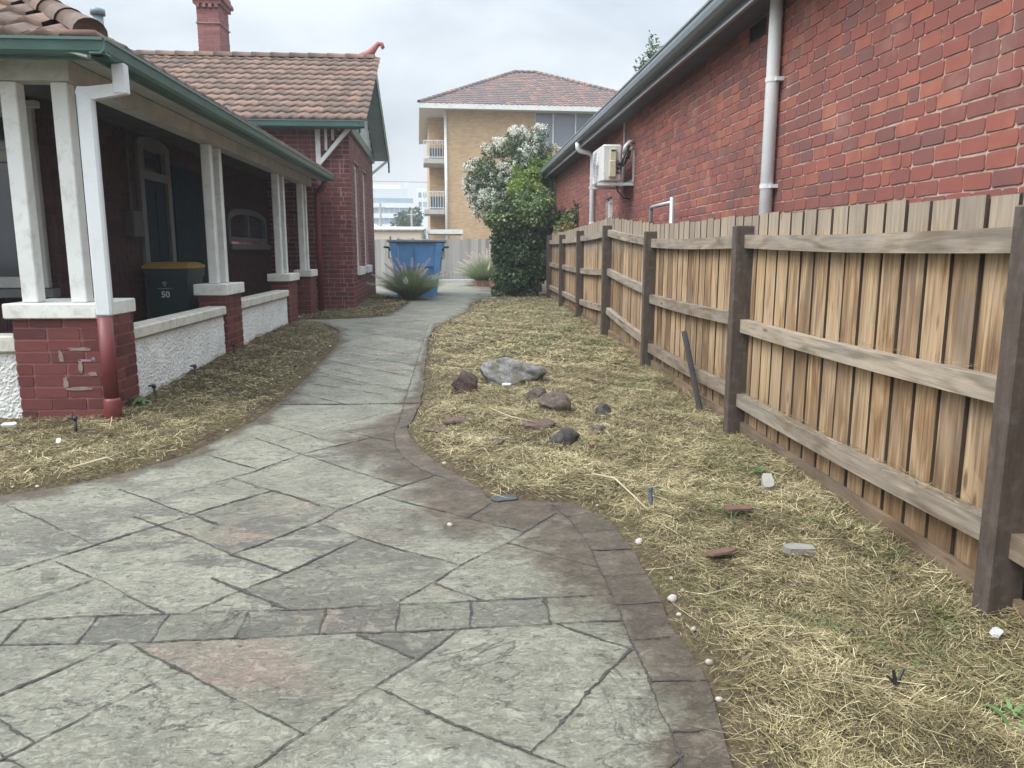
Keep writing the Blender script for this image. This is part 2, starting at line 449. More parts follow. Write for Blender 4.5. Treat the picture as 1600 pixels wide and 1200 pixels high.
def bricks(mb, o, u, n, W, z0, z1, holes=(), mi=1, proud=0.005, jit=0.002, bl=0.23, bh=0.076, jt=0.010, seed=1, zoff=0.0, header=0.12, wave=0.0, tint_p=1.0, odd=0.0):
    """every brick a small bevelled island standing proud of the mortar; o lies on z = 0 of the wall face"""
    o, u, n = np.array(o, float), np.array(u, float), np.array(n, float)
    up = np.array([0, 0, 1.0])
    rd = random.Random(seed)
    z = z0 + zoff
    row = 0
    while z < z1 - 0.012:
        zt = min(z + bh, z1)
        x = -rd.random() * bl if odd else (-(bl + jt) / 2 if row % 2 else 0.0)
        while x < W - 0.01:
            L = bl if rd.random() > header else (bl - jt) / 2
            L *= 1 + (rd.random() - .5) * .06
            a, b = max(x, 0.0), min(x + L, W)
            x += L + jt * (1 + (rd.random() - .5) * .6)
            segs = [(a, b)]
            for h in holes:
                if h[3] - 0.01 > z and h[2] + 0.01 < zt:
                    ns = []
                    for (p, q) in segs:
                        if q <= h[0] or p >= h[1]: ns.append((p, q)); continue
                        if p < h[0]: ns.append((p, h[0]))
                        if q > h[1]: ns.append((h[1], q))
                    segs = ns
            for p, q in segs:
                if q - p < 0.025: continue
                w0 = wave * (math.sin(p * 1.3 + row * .5) + math.sin(p * .37 + row * .21))
                j = lambda: (rd.random() - .5) * 2 * jit
                za, zb = z + w0, zt + w0
                c = 0.008
                pts = [(p + c, za), ((p + q) / 2, za + j()), (q - c, za), (q, za + c), (q + j(), (za + zb) / 2), (q, zb - c),
                       (q - c, zb), ((p + q) / 2, zb + j()), (p + c, zb), (p, zb - c), (p + j(), (za + zb) / 2), (p, za + c)]
                pts = [(a_ + j(), b_ + j()) for a_, b_ in pts]
                cx, cz = (p + q) / 2, (za + zb) / 2
                pr = proud + j() * .8
                v = []
                for (a_, b_) in pts:
                    v.append(o + u * a_ + up * b_ - n * 0.004)
                for (a_, b_) in pts:
                    v.append(o + u * (a_ + (cx - a_) / max(abs(cx - a_), .01) * .0025) + up * (b_ + (cz - b_) / max(abs(cz - b_), .01) * .0025) + n * pr)
                k = 12
                f = [tuple(range(k, 2 * k))] + [(i, (i + 1) % k, k + (i + 1) % k, k + i) for i in range(k)]
                mb.add(v, f, mi, rd.random() ** tint_p)
        z += bh + jt
        row += 1

# ------------------------------------------------------------------ tiles
def tile_roof(mb, o, u, s, nn, W, L, tw=0.235, tl=0.32, keep=None, amp=0.016, thick=0.03, seed=3, drift=None):
    """courses of wavy interlocking tiles; u runs along the eave, s up the slope, nn is the normal"""
    o, u, s, nn = (np.array(q, float) for q in (o, u, s, nn))
    rd = random.Random(seed)
    nu, nv = int(math.ceil(W / tw)), int(math.ceil(L / tl))
    K = 7
    for j in range(nv):
        for i in range(nu):
            cu, cv = (i + .5) * tw, (j + .5) * tl
            if keep is not None and not keep(cu, cv): continue
            dz = (rd.random() - .5) * 0.006; dv = (rd.random() - .5) * 0.012
            v = []
            for (vv, hh, sc) in ((-0.02, thick, 1.0), (tl * .5, thick * .6, .9), (tl * 1.02, 0.004, .8)):
                for k in range(K):
                    a = k / (K - 1)
                    uu = i * tw + a * tw
                    h = amp * (0.5 - 0.5 * math.cos(2 * math.pi * a) + .55 * math.exp(-((a - .5) / .12) ** 2)) * sc
                    lip = -0.018 * math.cos(2 * math.pi * a) if vv < 0 else 0
                    v.append(o + u * uu + s * (j * tl + vv + dv + lip) + nn * (hh + h + dz))
            for k in range(K):
                a = k / (K - 1)
                v.append(o + u * (i * tw + a * tw) + s * (j * tl - 0.014 + dv - 0.018 * math.cos(2 * math.pi * a)) + nn * (-0.012))
            f = []
            for r_ in range(2):
                for k in range(K - 1):
                    f.append((r_ * K + k, r_ * K + k + 1, (r_ + 1) * K + k + 1, (r_ + 1) * K + k))
            for k in range(K - 1):
                f.append((3 * K + k, 3 * K + k + 1, k + 1, k))
            mb.add(v, f, 0, rd.random())

def ridge_caps(mb, p, q, r=0.11, step=0.36, mi=0, seed=4):
    p, q = np.array(p, float), np.array(q, float)
    d = q - p; L = np.linalg.norm(d); d /= L
    x = np.cross(d, (0, 0, 1.0)); x /= np.linalg.norm(x)
    z = np.cross(x, d)
    n = int(L / step)
    rd = random.Random(seed)
    for i in range(n + 1):
        a, b = p + d * (i * step), p + d * min(i * step + step * 1.06, L)
        v = []
        r0, r1 = r * 1.1, r * .93
        for c, rr in ((a, r0), (b, r1)):
            for k in range(9):
                t = math.pi * k / 8
                v.append(c + x * math.cos(t) * rr + z * (math.sin(t) * rr * .9 - rr * .25))
        f = [(k, k + 1, 9 + k + 1, 9 + k) for k in range(8)] + [tuple(range(9)), tuple(range(17, 8, -1))]
        mb.add(v, f, mi, rd.random())

# ------------------------------------------------------------------ foliage
def leaf_arrays(P, D, Nn, L, Wd, tint, fold=0.25):
    """rhombic leaves: base P, direction D, face normal Nn"""
    S = np.cross(D, Nn); S /= np.linalg.norm(S, axis=1, keepdims=True) + 1e-9
    L = L[:, None]; Wd = Wd[:, None]
    a = P; c = P + D * L - Nn * L * 0.12
    m = P + D * L * 0.45 + Nn * Wd * fold
    v = np.stack([a, m + S * Wd / 2, c, m - S * Wd / 2], axis=1).reshape(-1, 3)
    q = np.arange(len(P) * 4).reshape(-1, 4)
    return v, q, np.repeat(tint, 4)
def unit(a):
    return a / (np.linalg.norm(a, axis=1, keepdims=True) + 1e-9)
def leaf_cloud(rg, n, blobs, size=(.04, .08), aspect=.55, shell=0.55, up=0.3, hang=0.0, tlo=0.0, thi=1.0, clump=0.5, lean=1.0):
    """leaves through a set of ellipsoid clumps; blobs (cx,cy,cz,rx,ry,rz); each clump has its own tone"""
    B = np.array(blobs, float)
    vol = (B[:, 3] * B[:, 4] * B[:, 5]) ** 0.67
    idx = rg.choice(len(B), n, p=vol / vol.sum())
    d = unit(rg.normal(size=(n, 3)))
    r = (shell + (1 - shell) * rg.random(n)) ** 0.6
    r *= 1 + 0.16 * rg.normal(size=n)
    P = B[idx, :3] + d * r[:, None] * B[idx, 3:]
    D = unit(d * lean + rg.normal(size=(n, 3)) * .8 + np.array([0, 0, -hang]))
    Nn = unit(d * .6 + rg.normal(size=(n, 3)) * .6 + np.array([0, 0, up]))
    Nn = unit(Nn - D * np.sum(Nn * D, axis=1, keepdims=True))
    L = rg.uniform(size[0], size[1], n)
    bt = rg.random(len(B))
    t = np.clip(tlo + (thi - tlo) * (clump * bt[idx] + (1 - clump) * rg.random(n)), 0, 1)
    return leaf_arrays(P, D, Nn, L, L * aspect, t)
def join_arrays(parts):
    v, q, t, m, n = [], [], [], [], 0
    for k, (a, b, c) in enumerate(parts):
        v.append(a); q.append(b + n); t.append(c); m.append(np.full(len(b), k)); n += len(a)
    return np.vstack(v), np.vstack(q), np.concatenate(t), np.concatenate(m)

def strips(P, D, L, Wd, bend, tint, segs=2, side=None, rg=None):
    """thin curved blades: start P, direction D, bent towards 'bend' (vector per blade)"""
    n = len(P)
    if side is None:
        side = unit(np.cross(D, np.array([0, 0, 1.0])) + rg.normal(size=(n, 3)) * .25)
    vs = []
    for k in range(segs + 1):
        t = k / segs
        c = P + D * (L * t)[:, None] + bend * (L * t * t)[:, None]
        w = Wd * (1 - 0.75 * t * t) * (0.75 + .25 * (k > 0))
        vs.append(c + side * (w / 2)[:, None]); vs.append(c - side * (w / 2)[:, None])
    m = 2 * (segs + 1)
    v = np.stack(vs, axis=1).reshape(-1, 3)
    base = (np.arange(n) * m)[:, None]
    q = np.concatenate([base + np.array([[2 * k, 2 * k + 2, 2 * k + 3, 2 * k + 1]]) for k in range(segs)], axis=0)
    return v, q, np.repeat(tint, m)

# ------------------------------------------------------------------ lie of the land
def gz(Y):
    t = np.clip((np.asarray(Y, float) - 4) / 8.0, 0, 1)
    return 0.12 * t * t * (3 - 2 * t)
# ------------------------------------------------------------------ plan of the driveway, measured in metres
RIGHT = [(0.649, 1.639), (0.66, 1.704), (0.679, 1.814), (0.705, 1.976), (0.713, 2.092), (0.704, 2.243), (0.692, 2.373), (0.712, 2.54), (0.714, 2.726), (0.717, 2.992), (0.703, 3.153), (0.681, 3.347), (0.649, 3.463), (0.603, 3.559), (0.521, 3.652), (0.41, 3.66), (0.323, 3.696), (0.221, 3.723), (0.14, 3.718), (0.09, 3.924), (0.021, 4.08), (-0.107, 4.328), (-0.246, 4.677), (-0.329, 5.003), (-0.381, 5.349), (-0.35, 5.669), (-0.321, 6.169), (-0.332, 6.757), (-0.371, 8.057), (-0.411, 9.967), (-0.372, 11.394), (-0.284, 12.083), (-0.024, 13.387), (0.143, 14.531), (0.246, 16.477), (0.508, 17.996), (0.946, 18.979)]
LEFT = [(-2.367, 3.961), (-2.189, 4.046), (-1.944, 4.273), (-1.773, 4.534), (-1.672, 4.727), (-1.597, 5.172), (-1.499, 5.618), (-1.474, 6.29), (-1.462, 6.575), (-1.459, 7.32), (-1.48, 8.204), (-1.492, 9.277), (-1.534, 9.909), (-1.748, 11.218), (-2.118, 12.1), (-2.4, 12.448)]
LEFT2 = [(-2.51, 12.922), (-1.839, 12.998), (-1.29, 13.473), (-1.158, 15.106), (-1.117, 16.982), (-1.313, 18.613)]
JOINTS = [
  [(-0.476, 11.883), (-0.459, 6.227), (-0.455, 5.805), (-0.456, 5.063), (-0.415, 4.812), (-0.342, 4.522), (-0.235, 4.297), (-0.15, 4.164), (-0.042, 4.048)] ,
  [(0.446, 3.618), (0.47, 3.503), (0.499, 3.429), (0.527, 3.235), (0.538, 2.984), (0.543, 2.738), (0.537, 2.61), (0.544, 2.458), (0.537, 2.238), (0.54, 2.024), (0.536, 1.903), (0.538, 1.761), (0.524, 1.647)] ,
  [(0.501, 3.438), (0.646, 3.5)] ,
  [(0.539, 3.242), (0.694, 3.264)] ,
  [(0.545, 3.025), (0.704, 3.028)] ,
  [(0.549, 2.761), (0.715, 2.773)] ,
  [(0.548, 2.521), (0.708, 2.525)] ,
  [(0.538, 2.263), (0.666, 2.279)] ,
  [(0.54, 2.024), (0.699, 2.023)] ,
  [(0.539, 1.788), (0.674, 1.789)] ,
  [(-1.57, 2.545), (-1.045, 2.556), (-0.5, 2.558), (-0.225, 2.574), (0.199, 2.586), (0.413, 2.597), (0.536, 2.605)] ,
  [(-1.469, 2.367), (-0.971, 2.357), (-0.468, 2.373), (-0.008, 2.376), (0.382, 2.399), (0.537, 2.397)] ,
  [(-1.483, 2.54), (-1.474, 2.375)] ,
  [(-1.248, 2.542), (-1.238, 2.367)] ,
  [(-1.012, 2.554), (-1.003, 2.364)] ,
  [(-0.741, 2.555), (-0.74, 2.371)] ,
  [(-0.476, 2.556), (-0.477, 2.378)] ,
  [(-0.223, 2.574), (-0.221, 2.378)] ,
  [(0.029, 2.577), (0.026, 2.383)] ,
  [(0.297, 2.589), (0.29, 2.391)] ,
  [(-1.109, 2.35), (-1.197, 2.212), (-1.308, 2.081)] ,
  [(-1.062, 2.355), (-0.841, 2.173), (-0.641, 2.02), (-0.422, 1.843)] ,
  [(-0.841, 2.173), (-0.991, 1.998), (-1.1, 1.852), (-1.141, 1.785)] ,
  [(-1.241, 1.962), (-1.1, 1.852)] ,
  [(-1.158, 1.815), (-1.07, 1.756)] ,
  [(-0.506, 1.718), (-0.468, 1.783), (-0.422, 1.843), (-0.254, 2.051), (-0.127, 2.213), (-0.008, 2.376)] ,
  [(-0.342, 2.36), (-0.16, 2.204)] ,
  [(-0.249, 2.044), (-0.101, 1.916), (0.032, 1.817), (0.159, 1.725), (0.238, 1.667)] ,
  [(0.522, 2.207), (0.308, 1.918), (0.168, 1.73)] ,
  [(0.32, 2.389), (0.523, 2.211)] ,
  [(0.537, 1.692), (0.494, 1.649)] ,
  [(-2.235, 3.791), (-1.927, 3.534), (-1.588, 3.242)] ,
  [(-1.784, 2.926), (-1.681, 3.075), (-1.56, 3.226), (-1.396, 3.439), (-1.283, 3.595), (-0.991, 3.943)] ,
  [(-1.6, 2.599), (-1.491, 2.753), (-1.411, 2.854)] ,
  [(-1.629, 3.045), (-1.326, 2.808), (-1.038, 2.561)] ,
  [(-1.548, 3.577), (-1.22, 3.323), (-0.951, 3.079), (-0.689, 2.875)] ,
  [(-1.796, 4.019), (-1.296, 3.596)] ,
  [(-1.545, 3.833), (-1.306, 4.134), (-0.991, 4.537)] ,
  [(-1.264, 4.179), (-0.971, 3.93), (-0.698, 3.686)] ,
  [(-0.951, 3.079), (-0.793, 3.278), (-0.658, 3.456), (-0.6, 3.613), (-0.314, 3.974), (-0.157, 4.153)] ,
  [(-0.949, 2.564), (-0.813, 2.729), (-0.689, 2.875), (-0.582, 3.027), (-0.438, 3.223)] ,
  [(-0.955, 2.846), (-0.81, 2.718), (-0.607, 2.56)] ,
  [(-1.547, 4.674), (-1.179, 4.361)] ,
  [(-1.089, 4.004), (-0.815, 3.804), (-0.593, 3.612)] ,
  [(-0.666, 3.439), (-0.438, 3.223), (-0.22, 3.056), (-0.007, 2.903)] ,
  [(-0.239, 2.575), (-0.127, 2.732), (-0.007, 2.903), (0.197, 3.135), (0.45, 3.495)] ,
  [(-0.397, 3.806), (-0.193, 3.633), (0.024, 3.461), (0.265, 3.261)] ,
  [(0.196, 3.12), (0.363, 2.989), (0.535, 2.847)] ,
  [(-0.104, 2.736), (0.07, 2.589)] ,
  [(0.024, 3.461), (0.147, 3.658)] ,
  [(-1.364, 5.088), (-0.892, 4.573), (-0.517, 4.177), (-0.314, 3.974)] ,
  [(-1.169, 4.321), (-0.97, 4.68), (-0.615, 5.039), (-0.367, 5.406)] ,
  [(-0.855, 5.286), (-0.45, 4.944)] ,
  [(-1.188, 4.993), (-0.752, 5.59), (-0.488, 5.919)] ,
  [(-0.422, 4.074), (-0.318, 3.974), (-0.15, 4.164)] ,
  [(-1.499, 5.618), (-1.098, 5.228), (-0.794, 4.885)] ,
  [(-1.462, 7.701), (-0.947, 7.128), (-0.466, 6.651)] ,
  [(-1.446, 6.166), (-0.872, 6.13), (-0.325, 6.145)] ,
  [(-1.283, 3.595), (-1.119, 3.445)] ,
]
POLY = ([(0.62, 0.2), (0.63, 1.0)] + RIGHT + [(1.12, 20.2), (1.18, 22.5), (1.0, 24.6), (0.5, 25.6), (0.45, 28.3), (-4.2, 28.3), (-4.2, 21.2),
         (-2.3, 20.9), (-1.75, 19.3)] + LEFT2[::-1] + [(-2.62, 12.95), (-2.62, 12.4)] + LEFT[::-1] + [(-3.0, 3.72), (-4.2, 3.25), (-6.5, 2.6), (-6.5, 0.2)])
PA = np.array(POLY)

def sdist(x, y):
    """signed distance to the driveway outline, positive on the beds"""
    x = np.asarray(x, float).ravel(); y = np.asarray(y, float).ravel()
    d = np.full(len(x), 1e9); ins = np.zeros(len(x), bool)
    n = len(PA)
    for i in range(n):
        a, b = PA[i], PA[(i + 1) % n]
        ab = b - a
        t = np.clip(((x - a[0]) * ab[0] + (y - a[1]) * ab[1]) / (ab @ ab), 0, 1)
        d = np.minimum(d, np.hypot(x - a[0] - t * ab[0], y - a[1] - t * ab[1]))
        c = ((a[1] > y) != (b[1] > y))
        if a[1] != b[1]:
            c &= x < (b[0] - a[0]) * (y - a[1]) / (b[1] - a[1]) + a[0]
        ins ^= c
    return np.where(ins, -d, d)

def field(x, y, s=1.0, ph=0.0):
    """smooth pseudo-random field, about -1..1"""
    x = np.asarray(x) * s; y = np.asarray(y) * s
    return (np.sin(1.7 * x + 2.3 * y + ph) + np.sin(-2.9 * x + 1.3 * y + 2.1 * ph + 1) + np.sin(4.1 * x + 3.7 * y + ph * 1.7 + 2) * .7
            + np.sin(-5.3 * x + 6.1 * y + .5 * ph) * .5) / 2.6

def ground_h(x, y, d=None):
    x = np.asarray(x, float); y = np.asarray(y, float)
    if d is None: d = sdist(x, y).reshape(x.shape)
    h = gz(y) + np.clip(d * 0.35, -0.06, 0.028)
    w = np.clip(d / .25, 0, 1)
    h = h + w * (0.014 * field(x, y, 2.1) + 0.010 * field(x, y, 6.3, 1.3))
    h = h + 0.05 * np.exp(-((x - .45) ** 2 / .5 + (y - 5.9) ** 2 / 1.6)) * w
    return h

# ------------------------------------------------------------------ ground
t = NT("soil_and_thatch")
n1 = t.noise(2.2, 6, 0.65); n2 = t.noise(45, 5, 0.7); n3 = t.noise(14, 4, 0.6)
col = t.ramp(n2, [(0.3, (0.035, 0.026, 0.017)), (0.5, (0.085, 0.070, 0.038)), (0.7, (0.17, 0.145, 0.075))])
col = t.mix(t.ramp(n1, [(0.42, 0.0), (0.62, 0.7)]), col, t.ramp(n3, [(0.35, (0.045, 0.028, 0.02)), (0.7, (0.12, 0.085, 0.06))]))
MAT['soil'] = t.done(col, 0.95, t.bump(t.math('ADD', n2, n3), 0.8, 0.02), 0, 0.1)
gx = np.concatenate([np.arange(-7, -3.4, .3), np.arange(-3.4, 2.6, .07), np.arange(2.6, 5, .3)])
gy = np.concatenate([np.arange(-1, 1.2, .2), np.arange(1.2, 9, .07), np.arange(9, 20, .14), np.arange(20, 31, .4)])
GX, GY = np.meshgrid(gx, gy)
GZ = ground_h(GX, GY)
nx, ny = len(gx), len(gy)
gv = np.stack([GX.ravel(), GY.ravel(), GZ.ravel()], axis=1)
ii = np.arange(nx * ny).reshape(ny, nx)
gq = np.stack([ii[:-1, :-1].ravel(), ii[:-1, 1:].ravel(), ii[1:, 1:].ravel(), ii[1:, :-1].ravel()], axis=1)
# the land beyond, out to the horizon, a little lower
far = np.array([(-400, -60, -.12), (400, -60, -.12), (400, 600, -.12), (-400, 600, -.12)])
gq = np.vstack([gq, [[len(gv), len(gv) + 1, len(gv) + 2, len(gv) + 3]]])
gv = np.vstack([gv, far])
g_me = fast_mesh("ground", gv, gq, np.full(len(gv), .5))
g_me.polygons.foreach_set("use_smooth", np.ones(len(g_me.polygons), dtype=bool))
tag(link("ground", g_me, MAT['soil']), kind="structure")

# ------------------------------------------------------------------ driveway: stamped concrete
t = NT("stamped_concrete")
ob = t.tc.outputs['Object']
slab_id = t.attr("slab")
wnz = t.n.new("ShaderNodeTexWhiteNoise"); wnz.noise_dimensions = '1D'
t.l.new(t.math('MULTIPLY', slab_id, 917.0), wnz.inputs['W'])
wsep = t.n.new("ShaderNodeSeparateColor"); t.l.new(wnz.outputs['Color'], wsep.inputs[0])
rA, rB, rC = wsep.outputs[0], wsep.outputs[1], wsep.outputs[2]
offs = t.n.new("ShaderNodeVectorMath"); offs.operation = 'SCALE'; t.l.new(wnz.outputs['Color'], offs.inputs[0]); offs.inputs['Scale'].default_value = 23.0
vadd = t.n.new("ShaderNodeVectorMath"); vadd.operation = 'ADD'; t.l.new(ob, vadd.inputs[0]); t.l.new(offs.outputs[0], vadd.inputs[1])
SV = vadd.outputs[0]                                  # every slab was pressed with another piece of the mat
big = t.noise(0.9, 4, 0.55); mid = t.noise(3.1, 6, 0.62, SV, 0.6); fine = t.noise(42, 6, 0.74); grit = t.noise(170, 3, 0.7)
base = t.ramp(t.math('ADD', t.math('MULTIPLY', mid, 0.8), t.math('MULTIPLY', rA, 0.26)), [(0.32, (0.150, 0.146, 0.110)), (0.5, (0.203, 0.199, 0.150)), (0.72, (0.265, 0.260, 0.197))])
pk = t.noise(1.9, 4, 0.55, SV, 0.4)
pink = t.math('MULTIPLY', t.ramp(pk, [(0.50, 0.0), (0.66, 0.60)]), t.ramp(rB, [(0.42, 0.0), (0.70, 1.0)]))
base = t.mix(pink, base, (0.265, 0.192, 0.148))
base = t.mix(t.ramp(t.noise(2.6, 3, 0.5, SV), [(0.66, 0.0), (0.76, 0.5)]), base, (0.37, 0.37, 0.30))
# slate relief: layers that stop at crisp broken edges; hollows keep the dark release powder
sl = t.noise(1.7, 9, 0.58, SV, 1.1, (1.0, 1.5, 1.0))
lev = t.math('MULTIPLY', sl, 9.0)
step = t.math('FLOOR', lev)
fr = t.math('FRACT', lev)
heavy = t.math('MAXIMUM', t.ramp(rC, [(0.50, 0.0), (0.80, 1.0)]), t.ramp(big, [(0.52, 0.0), (0.66, 0.6)]))
heavy = t.math('MAXIMUM', heavy, t.attr('wear'))
hol = t.ramp(t.noise(15, 9, 0.78, SV, 0.9, (1, 1.5, 1)), [(0.44, 0.0), (0.55, 1.0)])
lay = t.ramp(t.noise(2.2, 8, 0.60, SV, 0.8, (1, 1.4, 1)), [(0.475, 0.0), (0.515, 1.0)])
pow_ = t.math('MULTIPLY', t.math('MULTIPLY', hol, lay), t.math('ADD', t.math('MULTIPLY', heavy, 0.75), 0.04))
base = t.mix(pow_, base, (0.082, 0.078, 0.066))
base = t.mix(t.math('MULTIPLY', t.math('MULTIPLY', lay, heavy), 0.26), base, (0.105, 0.100, 0.086))
edge = t.ramp(fr, [(0.0, 1.0), (0.06, 0.0)])
brk = t.ramp(t.noise(3.4, 3, 0.5, SV), [(0.49, 0.0), (0.55, 1.0)])
cl = t.math('MULTIPLY', edge, brk)
rid = t.math('ABSOLUTE', t.math('SUBTRACT', t.noise(1.6, 9, 0.60, SV, 0.8), 0.5))
rid = t.math('MULTIPLY', t.ramp(rid, [(0.0, 1.0), (0.008, 0.0)]), t.ramp(t.noise(2.0, 2, 0.5, SV, 0, (1, 1, 3)), [(0.50, 0.0), (0.57, 1.0)]))
cl = t.math('MAXIMUM', cl, rid)
base = t.mix(t.math('MULTIPLY', cl, 0.85), base, (0.045, 0.042, 0.038))
base = t.mix(t.ramp(t.noise(24, 6, 0.62, SV, .6, (1, 1.8, 1)), [(0.60, 0.0), (0.65, 0.8)]), base, (0.070, 0.066, 0.056))
base = t.mix(t.ramp(fine, [(0.36, 0.6), (0.50, 0.0)]), base, (0.095, 0.095, 0.080))
base = t.mix(t.ramp(grit, [(0.62, 0.0), (0.75, 0.5)]), base, (0.36, 0.36, 0.31))
# soil washed over the edges
dz = t.math('ADD', t.attr("tint"), t.math('MULTIPLY', t.math('SUBTRACT', t.noise(3.2, 7, 0.66, dist=0.6), 0.5), 1.25))
dm = t.ramp(dz, [(0.26, 0.0), (0.58, 0.88)])
dirtc = t.ramp(t.noise(6, 7, 0.72), [(0.32, (0.046, 0.034, 0.024)), (0.52, (0.086, 0.065, 0.046)), (0.74, (0.16, 0.126, 0.092))])
base = t.mix(dm, base, dirtc)
h = t.math('ADD', t.math('MULTIPLY', step, 0.10), t.math('MULTIPLY', fine, 0.30))
h = t.math('ADD', h, t.math('MULTIPLY', mid, 0.5))
h = t.math('ADD', h, t.math('MULTIPLY', hol, -0.10))
h = t.math('ADD', h, t.math('MULTIPLY', grit, 0.08))
MAT['drive'] = t.done(base, t.ramp(fine, [(0.3, 0.85), (0.7, 0.62)]), t.bump(h, 0.9, 0.03), 0, 0.3)
MAT['joint'] = m_plain("joint_grime", (0.036, 0.032, 0.028), 0.95, 0.5, 25, 120, 0.4, dirt=(0.15, 0.13, 0.10), dirt_amt=0.5)

def dirt_amount(x, y):
    d = -sdist(x, y)
    rp = np.array(RIGHT)
    dr = np.min(np.hypot(x[:, None] - rp[None, :, 0], y[:, None] - rp[None, :, 1]), axis=1)
    lp = np.array(LEFT)
    dl = np.min(np.hypot(x[:, None] - lp[None, :, 0], y[:, None] - lp[None, :, 1]), axis=1)
    reach = 0.30 + 0.60 * np.exp(-((y - 3.2) / .8) ** 2) + 0.55 * np.exp(-((y - 4.9) / .6) ** 2)
    a = np.clip(0.98 - dr / reach, 0, 1)
    b = np.clip(0.8 - dl / 0.35, 0, 1)
    c = np.clip(0.75 - d / 0.12, 0, 1) * (y > 1.2)
    return np.maximum(np.maximum(a, b), c)

# joints of the pattern
lattice = list(JOINTS)
rj = random.Random(5)
def clipped(p, q):
    n = 40
    run, out = [], []
    for k in range(n + 1):
        x, y = p[0] + (q[0] - p[0]) * k / n, p[1] + (q[1] - p[1]) * k / n
        if sdist([x], [y])[0] < -0.03 and x < -0.42 + (y > 12) * 3 and y < 18.6:
            run.append((x, y))
        else:
            if len(run) > 2: out.append(run)
            run = []
    if len(run) > 2: out.append(run)
    return out
for k in range(16):
    y0 = 8.3 + k * .62 + rj.random() * .12
    for r_ in clipped((-1.9, y0 + .45), (0.6, y0 - 2.15)): lattice.append(r_)
    if k % 2 == 0:
        for r_ in clipped((-1.7, y0 - 1.3), (-.3, y0 + 1.1)): lattice.append(r_)
for k in range(7):
    y0 = 6.35 + k * .42
    for r_ in clipped((-1.45, y0 + .3 + rj.random() * .1), (-.95 + rj.random() * .3, y0 - .25)): lattice.append(r_)

bound = []
for i in range(len(POLY)):                       # outline, subdivided and a little uneven
    a, b = np.array(POLY[i]), np.array(POLY[(i + 1) % len(POLY)])
    k = max(1, int(np.hypot(*(b - a)) / 0.12)) if a[1] < 20 else 2
    for s_ in range(k):
        p = a + (b - a) * s_ / k
        bound.append(p + (rng.random(2) - .5) * (0.018 if s_ else 0))
nb = len(bound)
inner = []
for y0, y1, st in ((1.2, 4.8, .06), (4.8, 9, .11), (9, 18, .25), (18, 28, .8), (0.3, 1.2, .3)):
    X, Y = np.meshgrid(np.arange(-6.4, 1.3, st), np.arange(y0, y1, st))
    X = X.ravel() + (rng.random(X.size) - .5) * st * .3; Y = Y.ravel() + (rng.random(Y.size) - .5) * st * .3
    ok = (sdist(X, Y) < -st * .5) & (X > -2.6 - (Y > 18) * 2 - (Y < 4) * 2)
    inner += list(zip(X[ok], Y[ok]))
allp = [Vector((float(p[0]), float(p[1]))) for p in bound] + [Vector((float(a), float(b))) for a, b in inner]
edges_in = [(i, (i + 1) % nb) for i in range(nb)]
def extended(pl, e=.035):
    P = [np.array(p, float) for p in pl]
    d0 = P[0] - P[1]; d1 = P[-1] - P[-2]
    P[0] = P[0] + d0 / np.linalg.norm(d0) * e; P[-1] = P[-1] + d1 / np.linalg.norm(d1) * e
    return P
for pl in lattice:
    P = extended(pl)
    i0 = len(allp)
    allp += [Vector((float(p[0]), float(p[1]))) for p in P]
    edges_in += [(i0 + i, i0 + i + 1) for i in range(len(P) - 1)]
# the long lines left of what can be seen, so that slabs there close as well
for p, q in (((-1.57, 2.545), (-6.4, 2.46)), ((-1.469, 2.367), (-6.4, 2.28))):
    allp += [Vector(p), Vector(q)]; edges_in.append((len(allp) - 2, len(allp) - 1))
vo, eo, fo, _, oe, _ = delaunay_2d_cdt(allp, edges_in, [list(range(nb))], 1, 1e-5)
vx = np.array([p.x for p in vo]); vy = np.array([p.y for p in vo])
vz = gz(vy) + 0.012
keep_v = np.ones(len(vx), bool)
fl = [tuple(f) for f in fo]
# slabs: faces joined across edges that are no joint
con = {tuple(sorted(e)) for e, o_ in zip(eo, oe) if len(o_)}
emap = {}
par = list(range(len(fl)))
def find(i):
    while par[i] != i:
        par[i] = par[par[i]]; i = par[i]
    return i
for i, f in enumerate(fl):
    for k in range(len(f)):
        e = tuple(sorted((f[k], f[(k + 1) % len(f)])))
        if e in con: continue
        if e in emap: par[find(i)] = find(emap[e])
        else: emap[e] = i
rid_ = {}
slab = np.array([rid_.setdefault(find(i), rj.random()) for i in range(len(fl))], dtype=np.float32)
me = bpy.data.meshes.new("driveway")
me.from_pydata(np.stack([vx, vy, vz], axis=1).tolist(), [], fl)
a_ = me.attributes.new("tint", 'FLOAT', 'POINT')
a_.data.foreach_set("value", dirt_amount(vx, vy).astype(np.float32))
a_ = me.attributes.new("wear", 'FLOAT', 'POINT')      # where cars turn: more of the dark powder left
a_.data.foreach_set("value", np.clip(1.25 * np.exp(-(((vx + 1.25) / .85) ** 2 + ((vy - 3.25) / .62) ** 2)), 0, 1).astype(np.float32))
a_ = me.attributes.new("slab", 'FLOAT', 'FACE')
a_.data.foreach_set("value", slab)
if sum(p.normal.z for p in me.polygons) < 0: me.flip_normals()
me.polygons.foreach_set("use_smooth", np.ones(len(me.polygons), dtype=bool))
tag(link("driveway", me, MAT['drive']), kind="structure")

